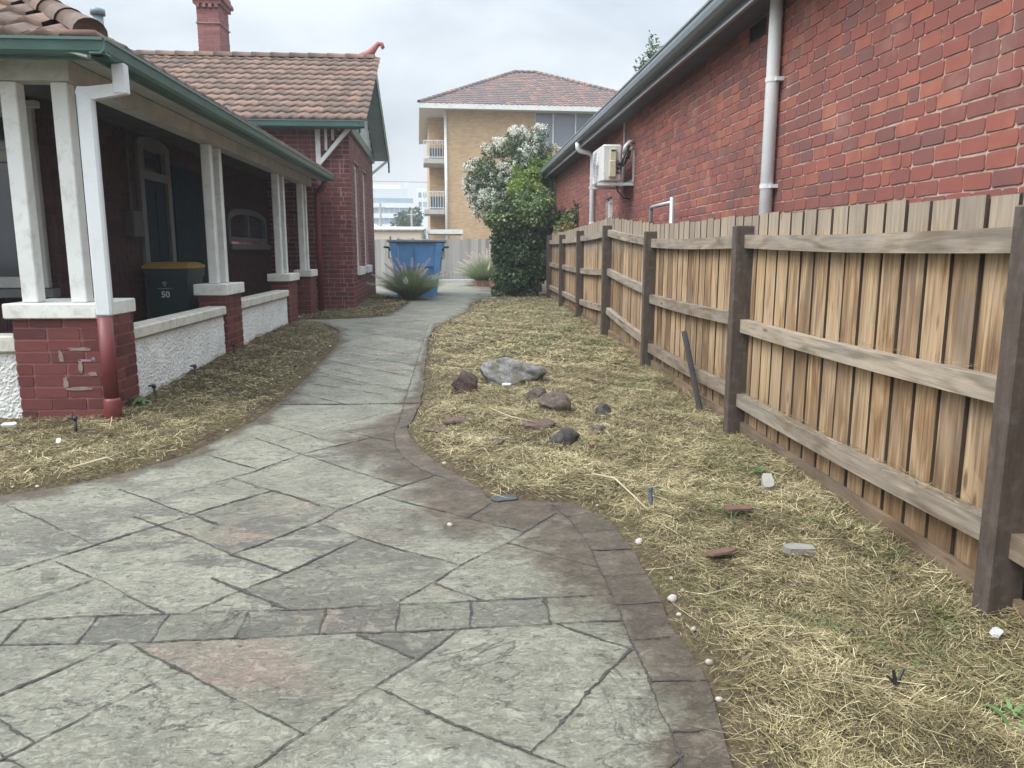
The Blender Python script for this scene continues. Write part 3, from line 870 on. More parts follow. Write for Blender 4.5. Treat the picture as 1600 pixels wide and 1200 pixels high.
mbj = MB()
for pl in lattice:
    P = np.array(extended(pl, .006))
    seg = np.hypot(*(P[1:] - P[:-1]).T); cum = np.concatenate([[0], np.cumsum(seg)])
    n = max(4, int(cum[-1] / 0.011))
    s_ = np.linspace(0, cum[-1], n)
    X = np.interp(s_, cum, P[:, 0]); Y = np.interp(s_, cum, P[:, 1])
    T = np.stack([np.gradient(X), np.gradient(Y)], 1); T /= np.linalg.norm(T, axis=1, keepdims=True) + 1e-9
    N = np.stack([-T[:, 1], T[:, 0]], 1)
    w0 = (0.0022 + 0.0024 * rj.random() ** 1.6) * (.75 if Y.mean() > 5 else 1)
    if np.ptp(Y) < .06 and 6 < Y.mean() < 6.3: w0 = .010            # the sawn control joint
    w = w0 * np.maximum(.45, 1 + 0.5 * np.sin(s_ * 9 + rj.random() * 6) + .35 * np.sin(s_ * 31 + rj.random() * 6) + .35 * rng.normal(size=n) + 2.0 * (rng.random(n) > .985))
    off = 0.0030 * np.sin(s_ * 13 + rj.random() * 6) + .0018 * np.sin(s_ * 47 + rj.random() * 6) + .0011 * rng.normal(size=n)
    C = np.stack([X, Y], 1) + N * off[:, None]
    A, B = C + N * w[:, None], C - N * w[:, None]
    z = gz(Y) + 0.0155 + rj.random() * .0012
    v = np.concatenate([np.column_stack([A, z]), np.column_stack([B, z])])
    mbj.add(v, [(i, n + i, n + i + 1, i + 1) for i in range(n - 1)], 0)
tag(link("driveway_joint", mbj.mesh("driveway_joint"), MAT['joint']), kind="structure")

# ------------------------------------------------------------------ cut dry grass lying on the beds
def fence_x(y):
    return 1.727 + (np.asarray(y) - 2.3) * 0.0190
ROCKS = []   # filled below, used to keep the grass off the stones
rock_spec = [
    # x, y, rx, ry, height, kind, label
    (0.05, 6.40, .135, .12, .205, 'rust', "dark rounded boulder with a rusty brown top, left of the pale boulder"),
    (0.45, 6.82, .33, .25, .27, 'pale', "broad pale grey lichen covered boulder at the back of the stone ring"),
    (0.72, 5.62, .145, .10, .145, 'brown', "angular brown rock at the right of the stone ring"),
    (0.59, 5.92, .085, .08, .11, 'brown', "brown rock tucked behind the angular brown rock"),
    (0.55, 5.06, .135, .08, .075, 'red', "flat reddish brown rock in the middle of the grass"),
    (0.66, 4.70, .095, .075, .115, 'dark', "dark brown rock with a pointed right end at the front of the ring"),
    (1.06, 5.50, .075, .065, .10, 'dark', "dark grey rounded rock nearest the paling fence"),
    (0.21, 4.69, .075, .045, .045, 'brown', "low dark rock half buried at the front of the ring"),
    (-0.16, 5.12, .09, .06, .045, 'red', "flat brown edging rock beside the driveway kink"),
    (-0.03, 5.28, .10, .06, .05, 'red', "second flat brown edging rock, right of the one by the driveway"),
    (0.90, 4.92, .065, .055, .065, 'brown', "small brown rock behind the pointed dark rock"),
]
t = NT("dry_clippings")
colr = t.ramp(t.attr("tint"), [(0.0, (0.030, 0.023, 0.014)), (0.18, (0.082, 0.062, 0.034)), (0.36, (0.145, 0.124, 0.060)), (0.58, (0.240, 0.194, 0.096)),
                               (0.80, (0.40, 0.332, 0.175)), (1.0, (0.54, 0.465, 0.29))])
MAT['straw'] = t.done(colr, 0.75, None, 0, 0.2)
MAT['grass'] = m_leaf("green_grass", [(0.0, (0.05, 0.08, 0.025)), (0.5, (0.09, 0.14, 0.04)), (1.0, (0.20, 0.22, 0.09))])

def scatter(n, x0, x1, y0, y1, pw=1.0, edge=0.20):
    """points on the beds, thicker near the viewer's end"""
    U = rng.random(n)
    if pw == 1.0: Y = y0 * (y1 / y0) ** U
    else: Y = (y0 ** (1 - pw) + U * (y1 ** (1 - pw) - y0 ** (1 - pw))) ** (1 / (1 - pw))
    X = rng.uniform(x0, x1, n)
    d = sdist(X, Y)
    ok = rng.random(n) < np.clip((d + 0.01 - .05 * np.clip(field(X, Y, 4.5, 1.0), 0, 1)) / edge, 0, 1) ** 1.1
    return X[ok], Y[ok], d[ok]

def straw_patch(X, Y, d, lmin, lmax, wmin, wmax, tone, brown=0.0, lift=0.03, flat=0.22):
    n = len(X)
    z = ground_h(X, Y, d)
    f1 = field(X, Y, 3.0, .7); f2 = field(X, Y, 9.0, 2.2)
    swirl = 1.2 * field(X, Y, 1.6, 3.0) + .8
    az = np.where(rng.random(n) < .45, swirl * 3.1 + rng.normal(size=n) * .5, rng.uniform(0, 2 * np.pi, n))
    el = rng.normal(size=n) * flat
    D = np.stack([np.cos(az) * np.cos(el), np.sin(az) * np.cos(el), np.sin(el)], 1)
    L = lmin + (lmax - lmin) * rng.random(n) ** 2.2
    depth = rng.random(n) ** 1.3
    z = z + depth * lift * (1 + .55 * f1) + 0.002
    P = np.stack([X, Y, z], 1) - D * (L / 2)[:, None]
    P[:, 2] = np.maximum(P[:, 2], z - .015)
    W = rng.uniform(wmin, wmax, n)
    bend = rng.normal(size=(n, 3)) * np.array([.22, .22, .12])
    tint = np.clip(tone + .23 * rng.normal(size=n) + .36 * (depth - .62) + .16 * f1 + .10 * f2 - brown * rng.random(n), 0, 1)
    bright = rng.random(n) < .03
    tint[bright] = rng.uniform(.85, 1.0, bright.sum())
    return strips(P, D, L, W, bend, tint, 2, rg=rng)

def keep_off_rocks(X, Y, d):
    ok = np.ones(len(X), bool)
    for (rx_, ry_, a, b, h_, *_r) in rock_spec:
        ok &= ((X - rx_) / (a * .62)) ** 2 + ((Y - ry_) / (b * .62)) ** 2 > 1
    return X[ok], Y[ok], d[ok]
def sel(X, Y, d, m): return X[m], Y[m], d[m]

sp = []
def right_bed(n, y0, y1, pw, *a, **k):
    X, Y, d = scatter(n, -.6, 2.2, y0, y1, pw)
    m = (X < fence_x(Y) + .10) & (X > -.6)
    X, Y, d = keep_off_rocks(*sel(X, Y, d, m))
    sp.append(straw_patch(X, Y, d, *a, **k))
right_bed(210000, 1.45, 3.6, 1.2, .012, .085, .0009, .0024, .48, lift=.022)
right_bed(150000, 3.4, 8.0, 1.4, .02, .10, .0016, .0036, .58, lift=.025)
right_bed(75000, 7.5, 18.6, 1.3, .03, .12, .004, .007, .64)
right_bed(1300, 1.5, 8.0, 1.2, .09, .26, .0014, .0028, .74, lift=.03, flat=.12)
def left_bed(n, y0, y1, pw, *a, **k):
    X, Y, d = scatter(n, -3.6, -1.1, y0, y1, pw)
    m = ((X > -2.66) | (Y < 5.72)) & (Y < 13) & ((X < -1.4) | (Y > 12.4))
    X, Y, d = sel(X, Y, d, m)
    sp.append(straw_patch(X, Y, d, *a, **k))
left_bed(62000, 3.9, 6.4, 1.2, .02, .09, .0014, .0034, .58, lift=.025, brown=.10)
left_bed(42000, 6.2, 12.5, 1.2, .02, .09, .003, .008, .54, brown=.3)
left_bed(300, 4.0, 9.0, 1.2, .12, .28, .002, .004, .85, lift=.05)
# second bed, against the gabled wing
X = rng.uniform(-3.0, -1.0, 16000); Y = rng.uniform(12.9, 19.2, 16000); d = sdist(X, Y)
m = (d > 0.0) & ((X > -2.2) | (Y < 15.2))
sp.append(straw_patch(*sel(X, Y, d, m), .02, .09, .006, .014, .42, brown=.2))
# drift of clippings against the fence
X = rng.random(26000); Y = 1.6 * (12 / 1.6) ** rng.random(26000); X = fence_x(Y) + .10 - .20 * X ** 1.5; d = sdist(X, Y)
sp.append(straw_patch(X, Y, d, .03, .11, .0014, .0036, .50, lift=.04, flat=.30))
# broad dead leaves among the straw
X, Y, d = scatter(420, -.5, 1.75, 1.5, 9.0, 1.0)
sp.append(straw_patch(X, Y, d, .02, .055, .008, .018, .22, lift=.03, flat=.25))
X, Y, d = scatter(260, -2.6, -1.3, 4.0, 9.0, 1.0)
sp.append(straw_patch(X, Y, d, .02, .05, .008, .016, .25, lift=.03, flat=.25))
# clippings caught on the fence rails
def rail_litter(n, y0, y1, z0, dz, tone):
    Y = rng.uniform(y0, y1, n); X = fence_x(Y) + rng.uniform(.055, .125, n)
    k = len(Y)
    az = rng.normal(size=k) * .8 + np.pi / 2; el = rng.normal(size=k) * .12
    D = np.stack([np.cos(az) * np.cos(el), np.sin(az) * np.cos(el), np.sin(el)], 1)
    L = rng.uniform(.02, .09, k)
    P = np.stack([X, Y, z0 + dz * (Y - y0) + .004 + rng.random(k) * .012], 1)
    return strips(P, D, L, rng.uniform(.0012, .003, k), rng.normal(size=(k, 3)) * .15, np.clip(tone + .2 * rng.normal(size=k), 0, 1), 2, rg=rng)
sp.append(rail_litter(700, 2.45, 4.9, .335, -.012, .42))
sp.append(rail_litter(120, 2.45, 4.9, .840, -.02, .45))
sp.append(rail_litter(400, 5.1, 7.5, .345, 0, .5))
v, q, tt, mi = join_arrays(sp)
tag(link("dry_grass_clippings", fast_mesh("dry_grass_clippings", v, q, tt), MAT['straw']),
    "cut straw coloured dry grass spread over the garden beds", "dry grass", kind="stuff")
# green growth coming through
sp = []
def tufts(n, x0, x1, y0, y1, L0, L1, W0, W1, tone):
    X, Y, d = scatter(n, x0, x1, y0, y1, 1.0)
    m = (X < fence_x(Y) + .05); X, Y, d = keep_off_rocks(*sel(X, Y, d, m))
    keep = field(X, Y, 2.2, 5.0) > .15
    X, Y, d = sel(X, Y, d, keep)
    k = len(X)
    az = rng.uniform(0, 2 * np.pi, k); el = rng.uniform(.2, 1.2, k)
    D = np.stack([np.cos(az) * np.cos(el), np.sin(az) * np.cos(el), np.sin(el)], 1)
    bend = np.stack([np.cos(az) * .3, np.sin(az) * .3, -.4 * np.ones(k)], 1)
    P = np.stack([X, Y, ground_h(X, Y, d) + .005], 1)
    sp.append(strips(P, D, rng.uniform(L0, L1, k), rng.uniform(W0, W1, k), bend, np.clip(tone + .25 * rng.normal(size=k), 0, 1), 2, rg=rng))
tufts(16000, -.4, 1.8, 1.5, 8.0, .02, .07, .002, .004, .55)
tufts(16000, .3, 2.1, 8.0, 18.0, .03, .10, .005, .010, .5)
tufts(5000, 1.2, 1.9, 2.2, 14.0, .04, .12, .002, .005, .5)
tufts(3000, -2.7, -1.6, 4.1, 8.0, .02, .06, .002, .004, .6)
tufts(420, -.4, 1.8, 1.5, 9.0, .03, .06, .007, .014, .7)
v, q, tt, mi = join_arrays(sp)
tag(link("green_grass_regrowth", fast_mesh("green_grass_regrowth", v, q, tt), MAT['grass']),
    "short green grass growing up through the dry clippings", "grass", kind="stuff")
# ------------------------------------------------------------------ paling fence along the right
PY = [-0.4, 2.30, 4.95, 7.60, 10.10, 12.70, 15.30, 17.90]
PTOP = [1.40, 1.39, 1.41, 1.44, 1.575, 1.575, 1.565, 1.61]           # post tops
FTOP = [(1.40, 1.44), (1.44, 1.48), (1.48, 1.505), (1.515, 1.68), (1.685, 1.65), (1.65, 1.63), (1.63, 1.66)]   # top of the palings, each bay
RAILS = [[(1.275, 1.285), (.77, .80), (.29, .30)], [(1.285, 1.31), (.79, .765), (.305, .27)], [(1.31, 1.325), (.80, .78), (.30, .29)],
         [(1.345, 1.48), (.85, .98), (.33, .47)], [(1.485, 1.45), (.98, .93), (.49, .42)], [(1.45, 1.44), (.93, .94), (.42, .42)], [(1.44, 1.45), (.94, .95), (.42, .43)]]
fence = thing("paling_fence", "brown timber paling fence with dark posts and three rails between lawn and red brick house", "fence", (1.83, 2.3, 0))
for i, y in enumerate(PY):
    x = float(fence_x(y))
    b = MB(); b.box(x, x + .125, y - .035, y + .04, -.15, PTOP[i], bev=.006)
    part("post", b, MAT['post'], fence)
for k in range(7):
    ya, yb = PY[k] + .04, PY[k + 1] - .035
    for (za, zb) in RAILS[k]:
        b = MB()
        xa, xb = float(fence_x(ya)), float(fence_x(yb))
        n = 6
        for j in range(n):                                  # one rail, very slightly bowed
            t0, t1 = j / n, (j + 1) / n
            f = lambda t_: np.array([xa + (xb - xa) * t_ + .088, ya + (yb - ya) * t_, za + (zb - za) * t_ - .012 * math.sin(math.pi * t_) ])
            if j == 0: tn = random.random()
            p, q_ = f(t0), f(t1)
            hw, hh = .030, .042
            v = [(p[0] - hw, p[1], p[2] - hh), (p[0] + hw, p[1], p[2] - hh), (p[0] + hw, p[1], p[2] + hh), (p[0] - hw, p[1], p[2] + hh),
                 (q_[0] - hw, q_[1], q_[2] - hh), (q_[0] + hw, q_[1], q_[2] - hh), (q_[0] + hw, q_[1], q_[2] + hh), (q_[0] - hw, q_[1], q_[2] + hh)]
            fs = [(0, 1, 5, 4), (1, 2, 6, 5), (2, 3, 7, 6), (3, 0, 4, 7)]
            if j == 0: fs.append((3, 2, 1, 0))
            if j == n - 1: fs.append((4, 5, 6, 7))
            b.add(v, fs, 0, tn)
        part("rail", b, MAT['rail'], fence)
    b = MB()
    y = PY[k] + .02
    while y < PY[k + 1] - .02:
        w = .130 + .014 * random.random()
        y2 = min(y + w, PY[k + 1] + .01)
        tt_ = (y - PY[k]) / (PY[k + 1] - PY[k])
        zt = FTOP[k][0] + (FTOP[k][1] - FTOP[k][0]) * tt_ + (random.random() - .5) * .016
        x = float(fence_x(y)) + .120 + (random.random() - .5) * .004
        zb = float(gz(y)) + .10
        lean = (random.random() - .5) * .008
        v = [(x, y, zb), (x, y2, zb), (x, y2 + lean, zt), (x, y + lean, zt), (x + .014, y, zb), (x + .014, y2, zb), (x + .014, y2 + lean, zt), (x + .014, y + lean, zt)]
        tn = random.random()
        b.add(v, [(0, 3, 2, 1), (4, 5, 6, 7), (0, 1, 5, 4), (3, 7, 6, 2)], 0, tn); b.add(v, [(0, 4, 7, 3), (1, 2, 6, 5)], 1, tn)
        # the board behind, covering the gap
        yc = y2 + .015
        x2 = x + .018
        zt2 = zt - .012 * random.random()
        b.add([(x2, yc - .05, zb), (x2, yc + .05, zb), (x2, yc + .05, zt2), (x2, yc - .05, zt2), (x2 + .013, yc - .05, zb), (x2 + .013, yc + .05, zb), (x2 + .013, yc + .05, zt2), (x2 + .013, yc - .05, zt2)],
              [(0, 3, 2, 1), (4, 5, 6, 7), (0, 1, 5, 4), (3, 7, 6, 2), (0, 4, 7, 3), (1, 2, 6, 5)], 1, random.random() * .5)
        y = y2 + .026 + .008 * random.random()
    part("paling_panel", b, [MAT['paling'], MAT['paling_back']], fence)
    b = MB()
    xa, xb = float(fence_x(ya)) + .092, float(fence_x(yb)) + .092
    za, zb = float(gz(ya)) - .05, float(gz(yb)) - .05
    b.prism([(xa, ya, za), (xa + .025, ya, za), (xa + .025, ya, za + .165), (xa, ya, za + .165)], (xb - xa, yb - ya, zb - za), 0, random.random() * .6)
    part("plinth_board", b, MAT['plinth'], fence)

# ------------------------------------------------------------------ red brick house on the right
HX = 2.50
hr = thing("brick_house", "red brick house with slate grey gutter and white downpipes behind the paling fence", "house", (HX, 10, 0))
mb = MB()
win_h = [(20.2 - 13.25, 20.2 - 12.65, 1.15, 2.12)]
wall_back(mb, (HX, 20.2, 0), (0, -1, 0), (-1, 0, 0), 20.0, -.2, 3.27, win_h, .25, 0)
bricks(mb, (HX, 20.2, 0), (0, -1, 0), (-1, 0, 0), 20.0, 1.12, 3.25, win_h, 1, proud=.006, jit=.0024, seed=11, jt=.0068, bl=.198, bh=.0775, header=.09, wave=.005, odd=1)
mb.box(HX + .02, HX + 6, 19.95, 20.19, -.2, 3.27, 0)
part("wall", mb, [MAT['mortar_grey'], MAT['brick_red']], hr)
mb = MB()
# fascia board, then the gutter in front of it
mb.box(2.235, 2.26, .2, 20.45, 3.10, 3.29)
part("fascia", mb, MAT['slate_metal'], hr)
mb = MB(); mb.box(2.222, 2.234, .2, 20.45, 3.098, 3.118)
part("fascia_trim", mb, MAT['steel'], hr)
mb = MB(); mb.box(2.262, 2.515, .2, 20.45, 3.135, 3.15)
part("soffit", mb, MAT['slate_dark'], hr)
mb = MB()
prof = [(2.233, 3.175), (2.15, 3.175), (2.118, 3.205), (2.108, 3.25), (2.110, 3.285), (2.098, 3.288), (2.096, 3.305), (2.112, 3.308), (2.124, 3.295), (2.128, 3.235), (2.16, 3.19), (2.233, 3.19)]
mb.prism([(x, 20.5, z) for x, z in prof], (0, -20.3, 0))
mb.prism([(x, 20.51, z) for x, z in [(2.233, 3.175), (2.15, 3.175), (2.112, 3.205), (2.104, 3.30), (2.233, 3.30)]], (0, -.008, 0))
part("gutter", mb, MAT['slate_metal'], hr)
mb = MB()
mb.prism([(2.2, 20.5, 3.33), (6.5, 20.5, 5.6), (6.5, 20.5, 5.5), (2.2, 20.5, 3.29)], (0, -20.3, 0))
part("roof", mb, MAT['slate_metal'], hr)
def downpipe_right(y, z0, goose):
    mb = MB()
    r = .050 if not goose else .046
    x = HX - .065
    if goose:
        pts = [(2.16, y, 3.17), (2.16, y, 3.08), (2.19, y, 3.03), (x - .06, y, 2.99), (x, y, 2.93), (x, y, 2.8), (x, y, z0)]
    else:
        pts = [(2.30, y, 3.22), (x - .04, y, 3.20), (x, y, 3.16), (x, y, 3.0), (x, y, z0)]
    mb.tube(pts, r, 16)
    o = part("downpipe", mb, MAT['pipe_white'], hr, True)
    for z in (1.75, 2.55):
        mb = MB()
        mb.tube([(x, y, z - .016), (x, y, z + .016)], r + .005, 16)
        mb.box(x, x + .066, y - r - .025, y - r + .002, z - .014, z + .014)
        part("pipe_clip", mb, MAT['pipe_white'], o)
downpipe_right(6.10, 0.0, False)
downpipe_right(14.25, 0.0, True)
mb = MB()
mb.box(HX - .012, HX + .01, 6.45, 6.80, 2.98, 3.11)
for k in range(7): mb.box(HX - .022, HX - .012, 6.47 + k * .045, 6.485 + k * .045, 2.99, 3.10)
part("wall_vent", mb, MAT['dark'], hr)
mb = MB(); mb.tube([(HX - .02, 11.75, 3.13), (HX - .02, 11.75, 2.72)], .018, 8)
part("conduit", mb, MAT['timber_pale'], hr)
mb = MB()
for (a, b_, c, d_) in ((12.65, 12.72, 1.15, 2.12), (13.18, 13.25, 1.15, 2.12), (12.72, 13.18, 2.05, 2.12), (12.72, 13.18, 1.58, 1.62), (12.72, 13.18, 1.15, 1.2), (12.935, 12.965, 1.2, 2.05)):
    mb.box(HX + .05, HX + .10, a, b_, c, d_)
w = part("window", mb, MAT['paint_white'], hr)
mb = MB(); mb.box(HX + .075, HX + .085, 12.72, 13.18, 1.2, 2.05); part("pane", mb, MAT['glass_grey'], w)
# timber frame standing at the far corner
mb = MB()
mb.box(2.46, 2.55, 20.35, 20.44, 0, 3.0); mb.box(2.46, 2.55, 21.1, 21.19, 0, 3.0); mb.box(2.47, 2.54, 20.44, 21.1, 2.9, 2.98)
single("timber_frame", mb, MAT['timber_pale'], "grey timber frame standing at the far corner of the red brick house", "frame", (2.5, 20.7, 0))

# air conditioner on its bracket
ac = thing("air_conditioner", "white outdoor air conditioner unit on a wall bracket high on the red brick wall", "air conditioner", (2.3, 11.5, 2.2))
Y0, Y1, X0, X1, Z0, Z1 = 11.05, 11.90, 2.03, 2.30, 2.22, 2.72
mb = MB(); mb.box(X0, X1, Y0, Y1, Z0, Z1, bev=.018)
MAT['ac'] = m_plain("aged_white_casing", (0.58, 0.58, 0.55), 0.45, 0.05, 3, 50, 0.02, dirt=(0.40, 0.38, 0.32), dirt_amt=0.5)
body = part("casing", mb, MAT['ac'], ac)
mb = MB()
for k in range(7):
    a = k / 7 * math.pi * 2
cy, cz = 11.55, 2.47
for r in (.06, .11, .16, .21):
    mb.tube([(X0 - .012, cy + r * math.cos(q), cz + r * math.sin(q)) for q in np.linspace(0, 2 * math.pi, 25)], .004, 5, cap=False)
for k in range(10):
    a = k * math.pi / 5
    mb.tube([(X0 - .012, cy + .05 * math.cos(a), cz + .05 * math.sin(a)), (X0 - .012, cy + .215 * math.cos(a), cz + .215 * math.sin(a))], .004, 5)
part("fan_grille", mb, MAT['steel'], body)
mb = MB(); mb.box(X0 + .10, X0 + .19, Y0 - .03, Y0 + .002, 2.50, 2.66, bev=.006); mb.box(X0 + .085, X0 + .185, Y0 - .06, Y0 + .002, 2.27, 2.50, bev=.012)
MAT['ac_cover'] = m_plain("yellowed_plastic", (0.50, 0.46, 0.34), 0.5, 0.06, 4, 50, 0.02)
part("valve_cover", mb, MAT['ac_cover'], ac)
mb = MB(); mb.box(X0 + .115, X0 + .175, Y0 - .034, Y0 - .028, 2.625, 2.645); part("handle_slot", mb, MAT['dark'], ac)
mb = MB()
for y in (Y0 + .06, Y1 - .1):
    mb.box(X0 - .06, HX - .004, y - .02, y + .02, 2.165, 2.205); mb.box(HX - .03, HX - .004, y - .02, y + .02, 2.205, 2.68)
mb.box(HX - .036, HX - .03, Y0, Y1, 2.21, 2.25)
part("wall_bracket", mb, MAT['pipe_white'], ac)
mb = MB()
rp = random.Random(2)
for k in range(6):
    pts = [(X0 + .2, Y0 - .02, 2.34 + k * .035)]
    for j in range(4):
        pts.append((2.27 + .04 * j + rp.uniform(-.02, .02), Y0 - .04 + rp.uniform(-.03, .06), 2.36 + .07 * j + .02 * k + rp.uniform(-.05, .05)))
    pts.append((2.44, Y0 + .1, 2.70))
    mb.tube(pts, .013, 7)
part("refrigerant_pipe", mb, MAT['dark'], ac, True)
mb = MB(); mb.tube([(2.33, Y0 + .03, 2.62), (2.36, Y0 + .02, 2.70), (2.42, Y0 + .05, 2.76), (2.49, Y0 + .12, 2.77)], .03, 9); mb.tube([(2.40, Y0 + .02, 2.66), (2.47, Y0 + .05, 2.68)], .025, 9)
part("pipe_elbow", mb, MAT['pipe_white'], ac, True)
mb = MB(); mb.tube([(2.25, Y0 + .1, 2.2), (2.27, Y0 + .1, 2.1), (2.36, Y0 + .1, 2.0), (2.46, Y0 + .08, 1.98)], .011, 7); part("drain_hose", mb, MAT['dark'], ac, True)

# galvanised gate frame between fence and house
mb = MB()
mb.tube([(2.22, 8.95, 0), (2.22, 8.95, 1.70), (2.22, 8.93, 1.735), (2.22, 8.88, 1.745), (2.22, 8.1, 1.745)], .022, 10)
mb.tube([(2.22, 8.06, 0), (2.22, 8.06, 1.80)], .026, 10)
single("gate_frame", mb, MAT['steel'], "galvanised steel pipe gate frame showing above the fence against the brick wall", "gate", (2.22, 8.5, 0), smooth=True)

# ------------------------------------------------------------------ old house on the left, with its verandah
hl = thing("brick_house", "dark red painted brick house with white columned verandah, green gutters and terracotta roof", "house", (-2.6, 5.7, 0))
BM = [MAT['mortar_red'], MAT['brick_paint']]
def pier(x0, x1, y0, y1, ztop, zc, seed, shift=0):
    mb = MB()
    z0 = float(gz(y0)) - .08
    mb.box(x0 + .006, x1 - .006, y0 + .006, y1 - .006, z0, ztop)
    bricks(mb, (x0, y0 + .006, 0), (1, 0, 0), (0, -1, 0), x1 - x0, z0, ztop, (), 1, seed=seed, jit=.0022, bl=.23, header=.08)
    bricks(mb, (x1 - .006, y0, 0), (0, 1, 0), (1, 0, 0), y1 - y0, z0, ztop, (), 1, seed=seed + 50, jit=.0022, header=.08, odd=1)
    o = part("pier", mb, BM, hl)
    mb = MB(); mb.box(x0 - .035, x1 + (.035 if shift == 0 else .012), y0 - .04, y1 + .035, ztop + .002, zc, bev=.008)
    part("pier_cap", mb, MAT['cap_white'], o)
    return o
p1 = pier(-3.20, -2.60, 5.72, 6.33, .770, .880, 21, 1)
pier(-2.90, -2.60, 8.80, 9.42, .760, .885, 22)
pier(-2.875, -2.60, 12.02, 12.66, .790, .905, 23)
pier(-2.86, -2.62, 13.85, 14.40, .800, .920, 24)
# patches of bare mortar on the front pier
mb = MB()
rp = random.Random(9)
def smear(x0, x1, z0, z1):
    n = 14
    pts = []
    for k in range(n):
        a = 2 * math.pi * k / n
        q = 1 + rp.uniform(-.35, .25)
        pts.append(((x0 + x1) / 2 + (x1 - x0) / 2 * math.copysign(abs(math.cos(a)) ** .6, math.cos(a)) * q, 5.7165, (z0 + z1) / 2 + (z1 - z0) / 2 * math.copysign(abs(math.sin(a)) ** .6, math.sin(a)) * q))
    mb.prism(pts, (0, .006, 0))
for s_ in ((-2.83, -2.66, .535, .562), (-2.895, -2.865, .45, .54), (-2.765, -2.735, .37, .47), (-2.76, -2.66, .455, .475), (-2.70, -2.64, .35, .385), (-2.885, -2.85, .26, .345), (-2.88, -2.68, .245, .270), (-2.67, -2.64, .455, .49)):
    smear(*s_)
part("mortar_patch", mb, MAT['patch'], p1)

def column(x, y, z0, z1, w=.125):
    mb = MB(); mb.box(x - w / 2, x + w / 2, y - w / 2, y + w / 2, z0, z1, bev=.007)
    part("verandah_column", mb, MAT['paint_white'], hl)
column(-3.085, 5.83, .882, 2.40, .112); column(-2.745, 5.83, .882, 2.40, .112)
for (ya, yb, z) in ((8.95, 9.28, .887), (12.16, 12.5, .907), (13.98, 14.27, .922)):
    column(-2.755, ya, z, 2.40, .10); column(-2.755, yb, z, 2.40, .10)

def dash_wall(x0, x1, y0, y1, z0, z1, face, seed):
    """roughcast: a finely displaced sheet over a core"""
    mb = MB(); mb.box(x0, x1, y0, y1, z0, z1)
    rg = np.random.default_rng(seed)
    st = .011
    if face == 'x': A = np.arange(y0, y1 + st, st)
    else: A = np.arange(x0, x1 + st, st)
    Z = np.arange(z0, z1, st)
    a, z = np.meshgrid(np.clip(A, A[0], (y1 if face == 'x' else x1)), Z)
    h = .004 + .013 * rg.random(a.shape) ** 1.6
    h = h * .7 + .15 * (np.roll(h, 1, 0) + np.roll(h, 1, 1))
    a = a + rg.normal(size=a.shape) * .002; z = z + rg.normal(size=z.shape) * .002
    v = np.stack([x1 + h, a, z], -1) if face == 'x' else np.stack([a, y0 - h, z], -1)
    ny_, nx_ = a.shape
    i = np.arange(nx_ * ny_).reshape(ny_, nx_)
    q_ = np.stack([i[:-1, :-1].ravel(), i[:-1, 1:].ravel(), i[1:, 1:].ravel(), i[1:, :-1].ravel()], 1)
    mb.add(v.reshape(-1, 3), q_.tolist(), 0, .5)
    return mb
for (x0, x1, y0, y1, z1, face, cop) in ((-2.76, -2.645, 6.34, 8.79, .545, 'x', (-2.80, -2.60, 6.33, 8.80, .545, .645)),
                                        (-2.76, -2.645, 9.43, 12.01, .56, 'x', (-2.80, -2.60, 9.42, 12.02, .56, .665)),
                                        (-6.5, -3.21, 5.80, 5.93, .52, 'y', (-6.5, -3.205, 5.755, 5.97, .52, .645))):
    o = part("low_wall", dash_wall(x0, x1, y0, y1, -.08, z1, face, 5), MAT['dash'], hl)
    mb = MB(); mb.box(*cop[:4], cop[4] + .002, cop[5], bev=.012)
    part("coping", mb, MAT['coping'], o)

# verandah: floor, beams, ceiling
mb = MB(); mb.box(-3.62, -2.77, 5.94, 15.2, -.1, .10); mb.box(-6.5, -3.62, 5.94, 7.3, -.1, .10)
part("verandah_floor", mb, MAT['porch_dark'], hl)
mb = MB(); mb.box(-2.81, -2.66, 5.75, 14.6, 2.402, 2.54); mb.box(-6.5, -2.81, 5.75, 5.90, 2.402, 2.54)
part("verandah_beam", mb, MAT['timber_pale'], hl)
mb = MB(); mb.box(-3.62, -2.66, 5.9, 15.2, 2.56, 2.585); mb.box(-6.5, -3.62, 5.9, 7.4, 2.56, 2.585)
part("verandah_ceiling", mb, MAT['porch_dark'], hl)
mb = MB()
mb.prism([(-2.66, 14.55, 2.545), (-2.366, 14.55, 2.475), (-2.366, 14.55, 2.49), (-2.66, 14.55, 2.56)], (0, -9.16, 0))
mb.prism([(-6.5, 5.75, 2.545), (-6.5, 5.491, 2.475), (-6.5, 5.491, 2.49), (-6.5, 5.75, 2.56)], (4.10, 0, 0))
part("verandah_soffit", mb, MAT['timber_pale'], hl)
mb = MB()
gp = [(0, 2.495), (.07, 2.495), (.095, 2.515), (.105, 2.572), (.118, 2.574), (.118, 2.592), (.098, 2.594), (.09, 2.525), (.065, 2.507), (0, 2.507)]
mb.prism([(-2.345 + a, 14.55, z) for a, z in gp], (0, -9.18, 0))
mb.prism([(-6.5, 5.47 - a, z) for a, z in gp], (4.25, 0, 0))
mb.box(-2.365, -2.346, 5.4, 14.55, 2.475, 2.585); mb.box(-6.5, -2.365, 5.471, 5.49, 2.475, 2.585)
mb.box(-2.345, -2.235, 14.551, 14.556, 2.497, 2.59)
gut = part("gutter", mb, MAT['green'], hl)
